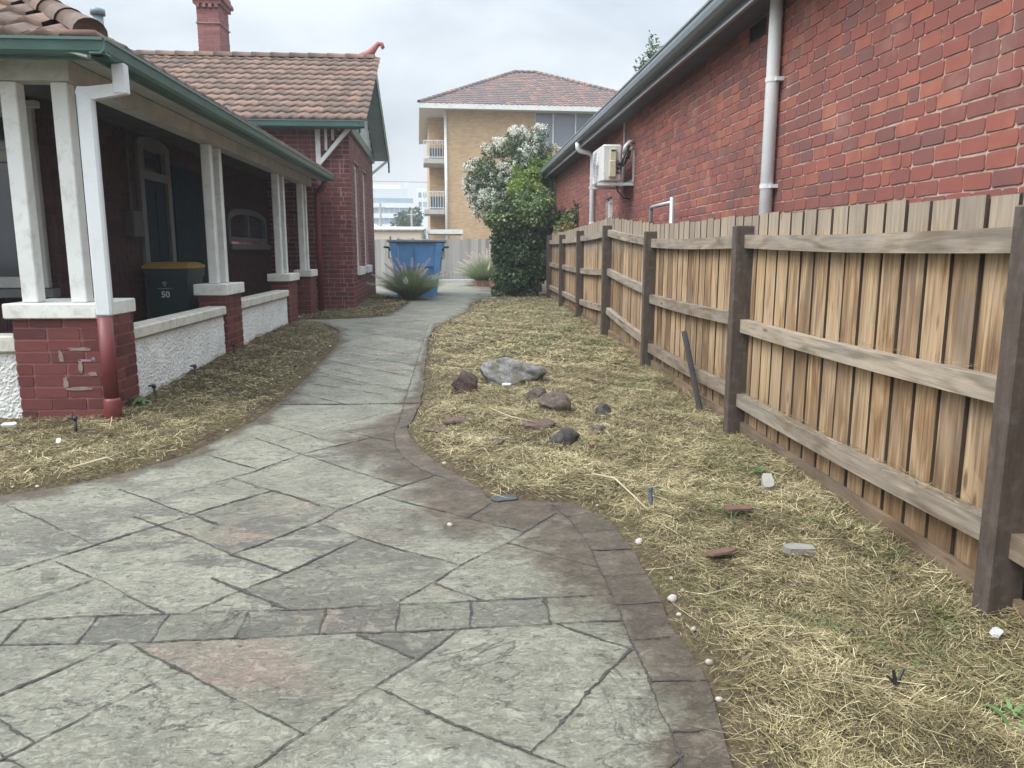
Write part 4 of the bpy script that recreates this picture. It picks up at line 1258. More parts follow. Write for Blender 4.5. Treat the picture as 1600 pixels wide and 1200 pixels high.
# broken-back hip roof over the verandah
mb = MB()
FS, SS = math.tan(R(27)), math.tan(R(29.5))
ex, ey, ez = -2.29, 5.42, 2.595
kk = FS / SS                                     # x run for one y run along the hip
cF, sF, cS, sS = math.cos(R(27)), math.sin(R(27)), math.cos(R(29.5)), math.sin(R(29.5))
tile_roof(mb, (ex, ey, ez), (-1, 0, 0), (0, cF, sF), (0, -sF, cF), 7.5, 4.0, keep=lambda u_, v_: u_ > kk * v_ * cF + .09, seed=31, tw=.23, tl=.30, amp=.02, thick=.035)
tile_roof(mb, (ex, ey, ez), (0, 1, 0), (-cS, 0, sS), (sS, 0, cS), 9.2, 3.4, keep=lambda u_, v_: u_ > v_ * cS / kk + .06, seed=32, tw=.23, tl=.30)
part("roof", mb, MAT['roof_tile'], hl, True)
mb = MB(); mb.prism([(ex, ey, ez - .03), (ex - 5.2, ey, ez - .03), (ex - 5.2, ey + 4.0, ez - .03 + 4 * FS), (ex - kk * 4.0, ey + 4.0, ez - .03 + 4 * FS)], (0, 0, -.02))
mb.prism([(ex, ey, ez - .03), (ex - kk * 2.6, ey + 2.6, ez - .03 + kk * 2.6 * SS), (ex - kk * 2.6, 14.55, ez - .03 + kk * 2.6 * SS), (ex, 14.55, ez - .03)], (0, 0, -.02))
part("roof_batten", mb, MAT['dark'], hl)
mb = MB(); ridge_caps(mb, (ex - .10, ey + .11, ez + .085), (ex - kk * 3.6, ey + 3.6, ez + .02 + 3.6 * FS), .10, .38)
mb.box(ex - .42, ex - .02, ey - .02, ey + .16, ez + .005, ez + .05)
part("hip_tile", mb, MAT['roof_tile'], hl, True)
# downpipe at the corner pier, white above the cap and red below it
mb = MB()
mb.box(-2.578, -2.465, 5.635, 5.695, .79, 2.33, bev=.014)
mb.prism([(-2.578, 5.637, 2.30), (-2.465, 5.637, 2.262), (-2.25, 5.637, 2.302), (-2.25, 5.637, 2.375), (-2.50, 5.637, 2.345), (-2.56, 5.637, 2.345)], (0, .056, 0))
mb.box(-2.325, -2.235, 5.63, 5.70, 2.30, 2.497, bev=.008)
part("downpipe", mb, MAT['pipe_white'], hl)
mb = MB()
mb.tube([(-2.525, 5.66, .785), (-2.525, 5.66, .20)], .052, 14); mb.tube([(-2.525, 5.66, .20), (-2.525, 5.66, .18), (-2.525, 5.66, -.06)], [.052, .06, .06], 14)
part("downpipe", mb, MAT['red_paint'], hl, True, "dark red painted lower downpipe")
mb = MB(); mb.tube([(-2.40, 14.45, 2.45), (-2.45, 14.5, 2.38), (-2.56, 14.62, 2.30), (-2.58, 14.64, 2.2), (-2.58, 14.64, -.05)], .055, 14)
part("downpipe", mb, MAT['red_paint'], hl, True, "dark red downpipe at the far end of the verandah")
# walls under the verandah
mb = MB()
dh = [(9.14 - 7.3, 10.10 - 7.3, .10, 2.52), (12.45 - 7.3, 14.75 - 7.3, 1.28, 1.92)]
wall_back(mb, (-3.6, 7.303, 0), (0, 1, 0), (1, 0, 0), 7.94, -.1, 2.7, dh, .22, 0)
bricks(mb, (-3.6, 7.3, 0), (0, 1, 0), (1, 0, 0), 7.95, .1, 2.56, dh, 1, seed=41)
fh = [(6.5 - 5.2, 6.5 - 3.69, .92, 2.5)]
wall_back(mb, (-6.5, 7.3, 0), (1, 0, 0), (0, -1, 0), 2.896, -.1, 2.7, fh, .22, 0)
bricks(mb, (-6.5, 7.3, 0), (1, 0, 0), (0, -1, 0), 2.9, .1, 2.56, fh, 1, seed=42)
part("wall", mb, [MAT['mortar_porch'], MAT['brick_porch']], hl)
# front window
mb = MB()
for b_ in ((-3.80, -3.69, .92, 2.5), (-5.2, -5.09, .92, 2.5), (-5.09, -3.80, 2.40, 2.5), (-5.09, -3.80, 2.02, 2.12), (-5.09, -3.80, .92, 1.02), (-4.50, -4.40, 1.02, 2.02)):
    mb.box(b_[0], b_[1], 7.235, 7.33, b_[2], b_[3], bev=.006)
mb.box(-5.1, -3.62, 7.19, 7.26, 2.47, 2.53, bev=.006)
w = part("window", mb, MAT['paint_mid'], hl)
mb = MB(); mb.box(-5.09, -3.80, 7.30, 7.31, 1.0, 2.42); part("pane", mb, MAT['glass'], w)
mb = MB(); mb.box(-5.3, -3.62, 7.17, 7.30, .835, .915, bev=.006); part("sill", mb, MAT['paint_porch_shade'], w)
# door with arched transom
mb = MB()
for (a, b_, c, d_) in ((9.14, 9.26, .10, 2.06), (9.98, 10.10, .10, 2.06), (9.14, 10.10, 2.06, 2.16), (9.14, 9.30, 2.16, 2.46), (9.94, 10.10, 2.16, 2.46)):
    mb.box(-3.63, -3.555, a, b_, c, d_, bev=.005)
arch = [(-3.56, 9.12, 2.44)] + [(-3.56, 9.62 + .5 * math.cos(q), 2.44 + .11 * math.sin(q)) for q in np.linspace(math.pi, 0, 9)] + [(-3.56, 10.12, 2.44), (-3.56, 9.92, 2.40), (-3.56, 9.32, 2.40)]
mb.prism(arch, (-.06, 0, 0))
df = part("door_frame", mb, MAT['paint_porch_shade'], hl)
mb = MB(); mb.box(-3.62, -3.61, 9.30, 9.94, 2.16, 2.41); part("transom_pane", mb, MAT['glass'], df)
mb = MB(); mb.box(-3.64, -3.60, 9.262, 9.978, .11, 2.055)
for (a, b_, c, d_) in ((9.34, 9.58, .25, .9), (9.66, 9.9, .25, .9), (9.34, 9.58, 1.1, 1.95), (9.66, 9.9, 1.1, 1.95)): mb.box(-3.60, -3.592, a, b_, c, d_)
part("door", mb, MAT['navy'], hl)
mb = MB(); mb.box(-3.585, -3.55, 10.16, 11.25, .12, 2.3, bev=.004)
for k in range(9): mb.box(-3.55, -3.545, 10.22 + k * .11, 10.23 + k * .11, .2, 2.25)
part("screen_door", mb, MAT['navy'], hl)
mb = MB(); mb.box(-3.594, -3.49, 8.72, 8.98, 1.40, 1.68, bev=.008); mb.tube([(-3.56, 8.85, 1.68), (-3.56, 8.85, 2.5)], .015, 8)
part("meter_box", mb, MAT['porch_dark'], hl)
# low arched window
mb = MB()
arch = [(12.40 + 2.4 * (1 - math.cos(q)) / 2, 1.78 + .16 * math.sin(q)) for q in np.linspace(0, math.pi, 13)]
inner_ = [(12.52 + 2.16 * (1 - math.cos(q)) / 2, 1.72 + .13 * math.sin(q)) for q in np.linspace(math.pi, 0, 13)]
for k in range(12):
    a, b_ = arch[k], arch[k + 1]; c, d_ = inner_[12 - k], inner_[11 - k]
    mb.prism([(-3.55, a[0], a[1]), (-3.55, b_[0], b_[1]), (-3.55, d_[0], d_[1]), (-3.55, c[0], c[1])], (-.07, 0, 0))
for (a, b_, c, d_) in ((12.40, 12.52, 1.36, 1.79), (14.68, 14.80, 1.36, 1.79), (12.52, 14.68, 1.40, 1.47), (13.55, 13.62, 1.47, 1.84)): mb.box(-3.62, -3.552, a, b_, c, d_)
w = part("window", mb, MAT['paint_porch_shade'], hl)
mb = MB(); mb.box(-3.61, -3.60, 12.45, 14.75, 1.40, 1.90); part("pane", mb, MAT['glass'], w)
mb = MB(); mb.box(-3.6, -3.50, 12.36, 14.84, 1.27, 1.36, bev=.006); part("sill", mb, MAT['paint_porch_shade'], w)

# gabled wing
WY, WX, WX2, WYB = 15.25, -2.05, -2.20, 20.6
mb = MB()
wall_back(mb, (-7.5, WY, 0), (1, 0, 0), (0, -1, 0), 7.49 + WX, -.1, 3.66, [], .2, 0)
bricks(mb, (-4.2, WY, 0), (1, 0, 0), (0, -1, 0), 4.2 + WX, .04, 3.62, [], 1, seed=51)
du = np.array([WX2 - WX, WYB - WY, 0]); LW = float(np.linalg.norm(du)); du /= LW; dn = np.array([du[1], -du[0], 0])
gh = [(.80, 1.75, .93, 3.02), (2.55, 3.55, .93, 3.02)]
wall_back(mb, (WX, WY + .001, 0), du, dn, LW, -.1, 3.46, gh, .20, 0)
bricks(mb, (WX, WY, 0), du, dn, LW, .04, 3.46, gh, 1, seed=52)
o_ = np.array([WX, WY, 0])
for (a, b_, c, d_) in gh:      # flat arches of the openings and their dark backs
    pass
mb.box(-7.5, WX2 - .2, WYB - .2, WYB, -.1, 3.6, 0)
MATW = [MAT['mortar_pink'], MAT['brick_paint']]
part("wall", mb, MATW, hl)
for (a, b_, c, d_) in gh:
    mb = MB()
    zz = np.array([0, 0, 1.0])
    for (u0, u1, z0, z1) in ((a, a + .09, c, d_), (b_ - .09, b_, c, d_), (a + .09, b_ - .09, d_ - .09, d_), (a + .09, b_ - .09, (c + d_) / 2 - .03, (c + d_) / 2 + .03), (a + .09, b_ - .09, c, c + .09)):
        mb.obox(o_ + du * (u0 + u1) / 2 + zz * (z0 + z1) / 2 - dn * .09, du, dn, zz, (u1 - u0) / 2, .03, (z1 - z0) / 2)
    w = part("window", mb, MAT['paint_white'], hl)
    mb = MB(); mb.obox(o_ + du * (a + b_) / 2 + zz * (c + d_) / 2 - dn * .11, du, dn, zz, (b_ - a) / 2 - .08, .005, (d_ - c) / 2 - .08); part("pane", mb, MAT['glass'], w)
    mb = MB(); mb.obox(o_ + du * (a + b_) / 2 + zz * (c - .085) + dn * .01, du, dn, zz, (b_ - a) / 2 + .04, .065, .08); part("sill", mb, MAT['paint_white'], w)
# gable: green band, lining with white battens, barge boards
RYm, RZ, EY0, EY1, EZ, VX = 17.9, 5.36, 14.88, 20.92, 3.62, -1.80
mb = MB(); mb.obox(o_ + du * LW / 2 + dn * .03 + np.array([0, 0, 3.55]), du, dn, (0, 0, 1), LW / 2 + .05, .035, .09)
MAT['lining'] = m_plain("pale_green_lining", (0.30, 0.35, 0.34), 0.5, 0.1, 4, 50, 0.03)
gb = part("gable_band", mb, MAT['green'], hl)
mb = MB(); mb.prism([o_ + du * .02 + np.array([0, 0, 3.641]), o_ + du * (LW - .02) + np.array([0, 0, 3.641]), o_ + du * LW / 2 + np.array([0, 0, 5.24])], -dn * .1)
gp_ = part("gable_panel", mb, MAT['lining'], hl)
for k in range(1, 18):
    mb = MB()
    u_ = LW * k / 18
    zt = 3.645 + (5.20 - 3.645) * (1 - abs(u_ - LW / 2) / (LW / 2)) - .02
    if zt < 3.75: continue
    mb.obox(o_ + du * u_ + dn * .012 + np.array([0, 0, (3.645 + zt) / 2]), du, dn, (0, 0, 1), .03, .012, (zt - 3.645) / 2)
    part("batten", mb, MAT['paint_white'], gp_)
sl_ = math.atan2(RZ - EZ, RYm - EY0)
mb = MB()
for s_ in (-1, 1):
    p = np.array([VX, RYm, RZ - .10]); q_ = np.array([VX, RYm + s_ * (RYm - EY0 + .05), EZ - .12 - .03])
    mb.beam(p, q_, .03, .2, (0, 0, 1))
mb.box(VX - .02, VX + .02, EY1 - .04, EY1 + .04, EZ - .36, EZ - .1)
part("barge_board", mb, MAT['green'], hl)
mb = MB()
for s_ in (-1, 1):
    p = np.array([VX - .19, RYm, RZ - .05]); q_ = np.array([VX - .19, RYm + s_ * (RYm - EY0), EZ - .06])
    mb.beam(p, q_, .35, .02, (0, 0, 1))
part("verge_soffit", mb, MAT['lining'], hl)
mb = MB()
cs, sn = math.cos(sl_), math.sin(sl_); LS = math.hypot(RZ - EZ, RYm - EY0)
tile_roof(mb, (-8.8, EY0 - .03, EZ), (1, 0, 0), (0, cs, sn), (0, -sn, cs), 8.8 + VX + .05, LS, tw=.21, tl=.30, seed=61, amp=.016, thick=.032)
tile_roof(mb, (VX + .02, EY1 + .03, EZ), (-1, 0, 0), (0, -cs, sn), (0, sn, cs), 3.2, LS, tw=.21, tl=.30, seed=62, amp=.016, thick=.032)
part("roof", mb, MAT['roof_tile'], hl, True)
mb = MB(); ridge_caps(mb, (-8.8, RYm, RZ + .04), (VX + .02, RYm, RZ + .04), .12, .40)
part("ridge_tile", mb, MAT['roof_tile'], hl, True)
MAT['terracotta'] = m_plain("terracotta_finial", (0.30, 0.10, 0.085), 0.7, 0.2, 8, 60, 0.2)
mb = MB()
mb.tube([(VX - .30, RYm, RZ + .06), (VX - .14, RYm, RZ + .10), (VX - .03, RYm, RZ + .18), (VX + .04, RYm, RZ + .27), (VX + .11, RYm, RZ + .335), (VX + .18, RYm, RZ + .325), (VX + .20, RYm, RZ + .265), (VX + .165, RYm, RZ + .24)], [.07, .085, .075, .06, .05, .047, .043, .035], 10)
part("finial", mb, MAT['terracotta'], hl, True)
mb = MB()
gp2 = [(0, 3.47), (.07, 3.47), (.10, 3.495), (.11, 3.58), (.122, 3.582), (.122, 3.602), (.10, 3.604), (.092, 3.51), (.065, 3.483), (0, 3.483)]
mb.prism([(-6.5, EY0 - a + .02, z) for a, z in gp2], (6.5 + VX + .10, 0, 0))
mb.box(-6.5, VX - .02, EY0 + .021, EY0 + .045, 3.46, 3.60); mb.box(VX + .10, VX + .105, EY0 - .10, EY0 + .02, 3.47, 3.60)
part("gutter", mb, MAT['green'], hl)
mb = MB(); mb.box(-6.5, VX - .04, EY0 + .046, WY - .02, 3.50, 3.515); part("eave_soffit", mb, MAT['slate_dark'], hl)
mb = MB()
for k, x in enumerate((-2.62, -2.47, -2.34, -2.22)):
    zl = 2.90 + (x + 2.62) * 1.45
    mb.box(x - (.045 if k == 0 else .025), x + (.045 if k == 0 else .025), WY - .06, WY - .012, zl - (.25 if k == 0 else 0), 3.50)
mb.beam((-2.60, WY - .10, 2.86), (-2.02, WY - .16, 3.50), .06, .07, (0, 0, 1))
part("eave_bracket", mb, MAT['paint_white'], hl)
mb = MB(); mb.beam((WX2 + .0, WYB - .05, 3.2), (VX - .04, WYB + .1, 3.52), .05, .06); part("eave_bracket", mb, MAT['paint_white'], hl)
# chimney
CX0, CX1, CY0, CY1 = -5.62, -5.14, 18.2, 18.93
mb = MB(); mb.box(CX0 + .006, CX1 - .006, CY0 + .006, CY1 - .006, 4.6, 6.5)
for (z0, z1, e) in ((4.6, 6.12, 0), (6.15, 6.52, 0), (6.52, 6.61, .05), (6.61, 6.70, .10), (6.70, 6.80, .06)):
    bricks(mb, (CX0 - e, CY0 + .006 - e, 0), (1, 0, 0), (0, -1, 0), CX1 - CX0 + 2 * e, z0, z1, (), 1, seed=71)
    bricks(mb, (CX1 - .006 + e, CY0 - e, 0), (0, 1, 0), (1, 0, 0), CY1 - CY0 + 2 * e, z0, z1, (), 1, seed=72)
    if e: mb.box(CX0 - e + .006, CX1 + e - .006, CY0 - e + .006, CY1 + e - .006, z0, z1)
for k in range(4): mb.box(CX0 + .02 + k * .13, CX0 + .09 + k * .13, CY0 - .07, CY0 + .01, 6.44, 6.518, 1)
mb.box(CX0 - .02, CX1 + .02, CY0 - .02, CY1 + .02, 6.122, 6.148, 0)
part("chimney", mb, [MAT['mortar_pink'], m_tint("chimney_brick", [(0, (.20, .085, .08)), (1, (.30, .125, .115))], .85, .3, 20, .5)], hl)  # chimney brick colour lightened to stand for veiling lens glare
mb = MB(); mb.tube([(-5.07, 12.0, 3.3), (-5.07, 12.0, 4.54)], .07, 12); mb.tube([(-5.07, 12.0, 4.545), (-5.07, 12.0, 4.62), (-5.07, 12, 4.64)], [.10, .10, .05], 12)
part("vent_pipe", mb, MAT['slate_metal'], hl, True)

# wheelie bin on the verandah
bn = thing("wheelie_bin", "dark green wheelie bin with a yellow lid numbered 50 on the verandah", "wheelie bin", (-3.26, 9.15, .10))
MAT['bin'] = m_plain("dark_green_plastic", (0.012, 0.028, 0.03), 0.45, 0.15, 5, 60, 0.05)
MAT['bin_lid'] = m_plain("yellow_plastic", (0.30, 0.17, 0.025), 0.45, 0.08, 5, 60, 0.03)
MAT['marking'] = m_plain("white_marking", (0.60, 0.62, 0.62), 0.6, 0.03, 5, 60, 0.0)
bx, by = -3.27, 8.92
mb = MB()
v = []
for z, hw, d0, d1 in ((.14, .185, .06, .44), (.95, .222, .01, .54), (.95, .238, -.012, .56), (1.05, .242, -.015, .565)):
    v += [(bx - hw, by + d0, z), (bx + hw, by + d0, z), (bx + hw, by + d1, z), (bx - hw, by + d1, z)]
f = [(3, 2, 1, 0)] + [(k * 4 + i, k * 4 + (i + 1) % 4, (k + 1) * 4 + (i + 1) % 4, (k + 1) * 4 + i) for k in range(3) for i in range(4)] + [(12, 13, 14, 15)]
mb.add(v, f)
part("body", mb, MAT['bin'], bn)
mb = MB()
v = []
for z, hw, d0, d1 in ((1.055, .252, -.03, .56), (1.085, .252, -.03, .57), (1.115, .21, .05, .51), (1.123, .17, .10, .45)):
    v += [(bx - hw, by + d0, z), (bx + hw, by + d0, z), (bx + hw, by + d1, z), (bx - hw, by + d1, z)]
mb.add(v, f)
part("lid", mb, MAT['bin_lid'], bn)
for s_ in (-1, 1):
    mb = MB(); mb.tube([(bx + s_ * .19, by + .48, .20), (bx + s_ * .235, by + .48, .20)], .10, 16); part("wheel", mb, MAT['dark'], bn)
mb = MB(); mb.tube([(bx - .21, by + .59, 1.0), (bx + .21, by + .59, 1.0)], .016, 8); part("handle", mb, MAT['bin'], bn)
def text_mesh(s_, size, name):
    cu = bpy.data.curves.new(name, 'FONT'); cu.body = s_; cu.size = size; cu.align_x = 'CENTER'; cu.extrude = .001; cu.offset = size * .02
    o = bpy.data.objects.new(name, cu); scene.collection.objects.link(o)
    dg = bpy.context.evaluated_depsgraph_get()
    me = bpy.data.meshes.new_from_object(o.evaluated_get(dg))
    bpy.data.objects.remove(o); bpy.data.curves.remove(cu)
    return me
def front_y(z): return by + .06 + (.01 - .06) * (z - .14) / .81 - .004
me = text_mesh("50", .095, "number")
vv = np.array([v_.co[:] for v_ in me.vertices]); fcs = [tuple(p.vertices) for p in me.polygons]
mb = MB(); zb = .735
mb.add([(bx - .03 + a, front_y(zb + b_) - .001 - c, zb + b_) for a, b_, c in vv], fcs)
part("number", mb, MAT['marking'], bn)
mb = MB()
for (x, z, w_, h_) in ((0, .895, .028, .022), (0, .868, .016, .014), (0, .835, .10, .005), (-.02, .828, .06, .003)):
    pts = [(bx - .03 + x + w_ * math.cos(a), front_y(z) - .001, z + h_ * math.sin(a)) for a in np.linspace(0, 2 * math.pi, 13)[:-1]]
    mb.prism(pts, (0, -.0015, 0))
part("emblem", mb, m_plain("faint_marking", (.16, .18, .19), .6, .1, 5, 60, 0), bn)
# ------------------------------------------------------------------ skip bin at the end of the drive
MAT['skip_blue'] = m_plain("scuffed_blue_paint", (0.085, 0.255, 0.50), 0.45, 0.14, 3, 50, 0.05, dirt=(0.16, 0.20, 0.25), dirt_amt=0.55)
MAT['skip_edge'] = m_plain("worn_grey_blue_rim", (0.22, 0.25, 0.27), 0.6, 0.15, 6, 50, 0.1, dirt=(0.10, 0.09, 0.08), dirt_amt=0.5)
sk = thing("skip_bin", "blue steel skip bin with tapered ends behind the clump of feathery grass", "skip bin", (-1.05, 19.2, .12))
SY = 19.2
def sx(z, side):      # tapered ends
    t_ = (z - .14) / (1.46 - .14)
    return (-1.50 + t_ * -.20) if side < 0 else (-.60 + t_ * .23)
mb = MB()
za, zb = .14, 1.46
fr = [(sx(za, -1), SY, za), (sx(za, 1), SY, za), (sx(zb, 1), SY, zb), (sx(zb, -1), SY, zb)]
mb.prism(fr, (0, 1.9, 0))
part("body", mb, MAT['skip_blue'], sk)
for s_ in (-1, 1):
    mb = MB()
    q_ = [(sx(za, s_), za), (sx(zb, s_), zb)]
    w_ = .13
    mb.prism([(q_[0][0] - s_ * (w_ - .03), SY - .055, za - .02), (q_[0][0] + s_ * .012, SY - .055, za - .02), (q_[1][0] - s_ * .02, SY - .075, zb - .02), (q_[1][0] - s_ * (w_ + .05), SY - .075, zb - .02)], (0, .054, 0))
    part("corner_post", mb, MAT['skip_blue'], sk)
    mb = MB()
    mb.box(sx(1.3, s_) - .04 if s_ < 0 else sx(1.3, s_) - .02, sx(1.3, s_) + .02 if s_ < 0 else sx(1.3, s_) + .04, SY - .02, SY + .16, 1.25, 1.31)
    mb.tube([(sx(1.35, s_) + s_ * .01, SY + .05, 1.33), (sx(1.35, s_) + s_ * .15, SY + .05, 1.345)], .025, 8)
    mb.box(sx(1.2, s_) + s_ * .05 - .012, sx(1.2, s_) + s_ * .05 + .012, SY + .03, SY + .07, 1.08, 1.31); mb.box(min(sx(1.08, s_), sx(1.08, s_) + s_ * .08), max(sx(1.08, s_), sx(1.08, s_) + s_ * .08), SY + .03, SY + .07, 1.06, 1.078)
    part("lifting_lug", mb, MAT['dark'], sk)
mb = MB(); mb.box(-1.075, -1.035, SY - .06, SY - .001, .2, 1.38); mb.box(-1.52, -.58, SY - .055, SY - .002, .87, .915)
part("rib", mb, MAT['skip_blue'], sk)
mb = MB(); mb.box(-1.745, -.325, SY - .09, SY + 1.93, 1.462, 1.52, bev=.01)
for x in (-1.5, -1.15): mb.box(x, x + .06, SY - .02, SY + .02, 1.52, 1.55)
mb.box(-1.70, -1.66, SY + .2, SY + .25, 1.52, 1.60)
part("rim", mb, MAT['skip_edge'], sk)
mb = MB(); mb.tube([(-1.48, SY - .078, 1.38), (-1.475, SY - .085, .98)], .006, 6); part("strap", mb, MAT['pipe_white'], sk)

# ------------------------------------------------------------------ feathery fountain grass
MAT['fgrass'] = m_leaf("fountain_grass_blade", [(0.0, (0.12, 0.17, 0.08)), (0.45, (0.23, 0.30, 0.145)), (0.8, (0.36, 0.40, 0.23)), (1.0, (0.54, 0.50, 0.35))])
MAT['plume'] = m_leaf("feathery_plume", [(0.0, (0.50, 0.42, 0.37)), (0.5, (0.66, 0.58, 0.51)), (1.0, (0.78, 0.72, 0.64))], 0.9, 0.3)
def fountain_grass(x, y, r, h, n, npl, seed, label):
    rg = np.random.default_rng(seed)
    z = float(gz(y))
    o = thing("fountain_grass", label, "ornamental grass", (x, y, z), "clumps of feathery fountain grass")
    a = rg.uniform(0, 2 * np.pi, n); lean = rg.random(n) ** .8 * .98
    P = np.stack([x + np.cos(a) * r * .28 * rg.random(n), y + np.sin(a) * r * .28 * rg.random(n), np.full(n, z)], 1)
    D = np.stack([np.cos(a) * np.sin(lean) * .75, np.sin(a) * np.sin(lean) * .75, np.cos(lean * .7)], 1)
    L = h * rg.uniform(.55, 1.05, n)
    bend = np.stack([np.cos(a) * lean * .45, np.sin(a) * lean * .45, -.32 * lean], 1)
    v, q, t_ = strips(P, D, L, rg.uniform(.005, .009, n), bend, np.clip(.42 + .28 * rg.normal(size=n), 0, 1), 5, rg=rg)
    link("foliage", fast_mesh("foliage", v, q, t_, (x, y, z)), MAT['fgrass'], o)
    for k in range(npl):
        a_ = rg.uniform(0, 2 * np.pi); ln = rg.uniform(.15, .95)
        d = np.array([math.cos(a_) * math.sin(ln), math.sin(a_) * math.sin(ln), math.cos(ln)])
        Ls = h * rg.uniform(.95, 1.28)
        b = np.array([math.cos(a_), math.sin(a_), -.55]) * ln * .42
        pos = lambda s_: np.array([x, y, z]) + d * Ls * s_ + b * Ls * s_ * s_
        mbp = MB(); mbp.tube([pos(s_) for s_ in np.linspace(0, 1, 7)], .0025, 4, 0, .4)
        m = 380
        s_ = rg.uniform(.74, 1.08, m)
        C = np.array([pos(q_) for q_ in s_])
        T = (pos(1.0) - pos(.9)); T /= np.linalg.norm(T)
        Dn = unit(rg.normal(size=(m, 3)) + T * 1.3)
        Lb = .052 * np.sin(np.clip((s_ - .73) / .36, 0.03, 1) * np.pi) ** .6 + .008
        v1, q1, t1 = strips(C, Dn, Lb, np.full(m, .0055), np.zeros((m, 3)), np.clip(rg.normal(.55, .2, m), 0, 1), 1, rg=rg)
        v0 = np.vstack(mbp.v); f0 = np.array([f_ for f_ in mbp.f if len(f_) == 4])
        vv_, qq_, tt2, _ = join_arrays([(v0, f0, np.full(len(v0), .3)), (v1, q1, t1)])
        link("plume", fast_mesh("plume", vv_, qq_, tt2, (x, y, z)), MAT['plume'], o)
    return o
fountain_grass(-1.13, 18.15, .50, .80, 6500, 30, 1, "green feathery grass clump growing in front of the blue skip bin")
fountain_grass(.88, 25.2, .62, .98, 5200, 46, 2, "pinkish plumed grass clump behind the brick garden edging")
fountain_grass(1.45, 25.9, .5, 1.05, 4000, 30, 3, "paler plumed grass clump half hidden by the ivy")

# brick garden edging
mb = MB()
arc = [(.55, 24.95), (.95, 24.75), (1.3, 24.3), (1.48, 23.4), (1.50, 22.2), (1.42, 20.8), (1.30, 19.6)]
Aa = np.array(arc); cum = np.concatenate([[0], np.cumsum(np.hypot(*(Aa[1:] - Aa[:-1]).T))])
for s_ in np.arange(0, cum[-1], .118):
    x, y = np.interp(s_, cum, Aa[:, 0]), np.interp(s_, cum, Aa[:, 1])
    x2, y2 = np.interp(s_ + .05, cum, Aa[:, 0]), np.interp(s_ + .05, cum, Aa[:, 1])
    d = np.array([x2 - x, y2 - y, 0]); d /= np.linalg.norm(d) + 1e-9
    mb.obox((x, y, .20), d, (-d[1], d[0], 0), (0, 0, 1), .053, .055, .11 + random.uniform(-.006, .006))
single("brick_edging", mb, m_tint("edging_brick", [(0, (.17, .07, .05)), (1, (.36, .19, .14))], .9, .3, 15, .5), "low curved edging of upright red bricks at the foot of the ivy", "garden edging", (1.3, 22, .1))
mb = MB(); mb.box(-3.2, .45, 28.3, 28.6, .0, .22); mb.box(.45, 2.8, 28.4, 28.7, 0, .22)
single("concrete_kerb", mb, MAT['concrete'], "low weathered concrete kerb at the foot of the grey back fence", "kerb", (-1, 28.4, 0))

# ------------------------------------------------------------------ ivy, blossom tree, shrubs
MAT['ivy'] = m_leaf("ivy_leaf", [(0.0, (0.050, 0.088, 0.040)), (0.5, (0.105, 0.165, 0.068)), (0.8, (0.185, 0.25, 0.095)), (1.0, (0.28, 0.34, 0.125))], 0.4, .12)
MAT['leaf_mid'] = m_leaf("blossom_tree_leaf", [(0.0, (0.04, 0.07, 0.03)), (0.5, (0.08, 0.13, 0.05)), (1.0, (0.16, 0.23, 0.08))], 0.5, .2)
MAT['leaf_lime'] = m_leaf("lime_leaf", [(0.0, (0.05, 0.09, 0.02)), (0.5, (0.12, 0.19, 0.035)), (1.0, (0.27, 0.34, 0.07))], 0.5, .3)
MAT['flower'] = m_leaf("white_blossom", [(0.0, (0.44, 0.44, 0.37)), (0.5, (0.68, 0.67, 0.58)), (1.0, (0.84, 0.82, 0.74))], 0.8, .3)
MAT['far_leaf'] = m_leaf("far_leaf", [(0.0, (0.04, 0.065, 0.04)), (0.5, (0.075, 0.11, 0.06)), (1.0, (0.14, 0.18, 0.09))], 0.7, .2)

def trunk_mesh(base, top, r0, r1, limbs, seed):
    rd = random.Random(seed); mb = MB()
    base, top = np.array(base, float), np.array(top, float)
    pts = [base + (top - base) * t_ + np.array([rd.uniform(-.04, .04), rd.uniform(-.04, .04), 0]) * (t_ > 0) for t_ in np.linspace(0, 1, 6)]
    mb.tube(pts, [r0 + (r1 - r0) * t_ for t_ in np.linspace(0, 1, 6)], 9)
    for (t_, e) in limbs:
        s_ = base + (top - base) * t_; e = np.array(e, float)
        m = (s_ + e) / 2 + np.array([0, 0, .1])
        mb.tube([s_, m, e], [r1 * .9, r1 * .6, r1 * .2], 7)
    return mb
rg = np.random.default_rng(21)
iv = thing("ivy_hedge", "dark green ivy covered hedge column at the far end of the paling fence", "ivy", (1.55, 19.0, .1))
blobs = []
for k in range(60):
    z = rg.uniform(.15, 1.75); blobs.append((rg.uniform(1.05, 2.05), rg.uniform(18.75, 19.6), z, .22, .22, .24))
for k in range(40):
    a = rg.uniform(0, 2 * np.pi); q_ = math.sqrt(rg.random())
    blobs.append((1.68 + .86 * q_ * math.cos(a), 19.0 + .6 * q_ * math.sin(a), 2.0 + .36 * rg.normal() * (1 - q_ * .5), .20, .22, .15))
for k in range(10): blobs.append((rg.uniform(1.0, 1.5), 18.7 + rg.random() * .3, rg.uniform(1.7, 2.3), .16, .18, .14))
v1 = leaf_cloud(rg, 26000, blobs[:60], (.05, .10), .8, .6, .2, .5, .0, .62, .45)
v2 = leaf_cloud(rg, 17000, blobs[60:], (.05, .10), .75, .5, .4, .3, .15, 1.0, .5)
vv_, qq_, tt2, _ = join_arrays([v1, v2])
link("foliage", fast_mesh("foliage", vv_, qq_, tt2, ORI[iv.name]), MAT['ivy'], iv)
part("stem", trunk_mesh((1.6, 19.1, 0), (1.65, 19.1, 2.0), .09, .05, [(.6, (1.2, 18.9, 1.9)), (.7, (2.2, 19.2, 2.1))], 3), MAT['bark'], iv, True)
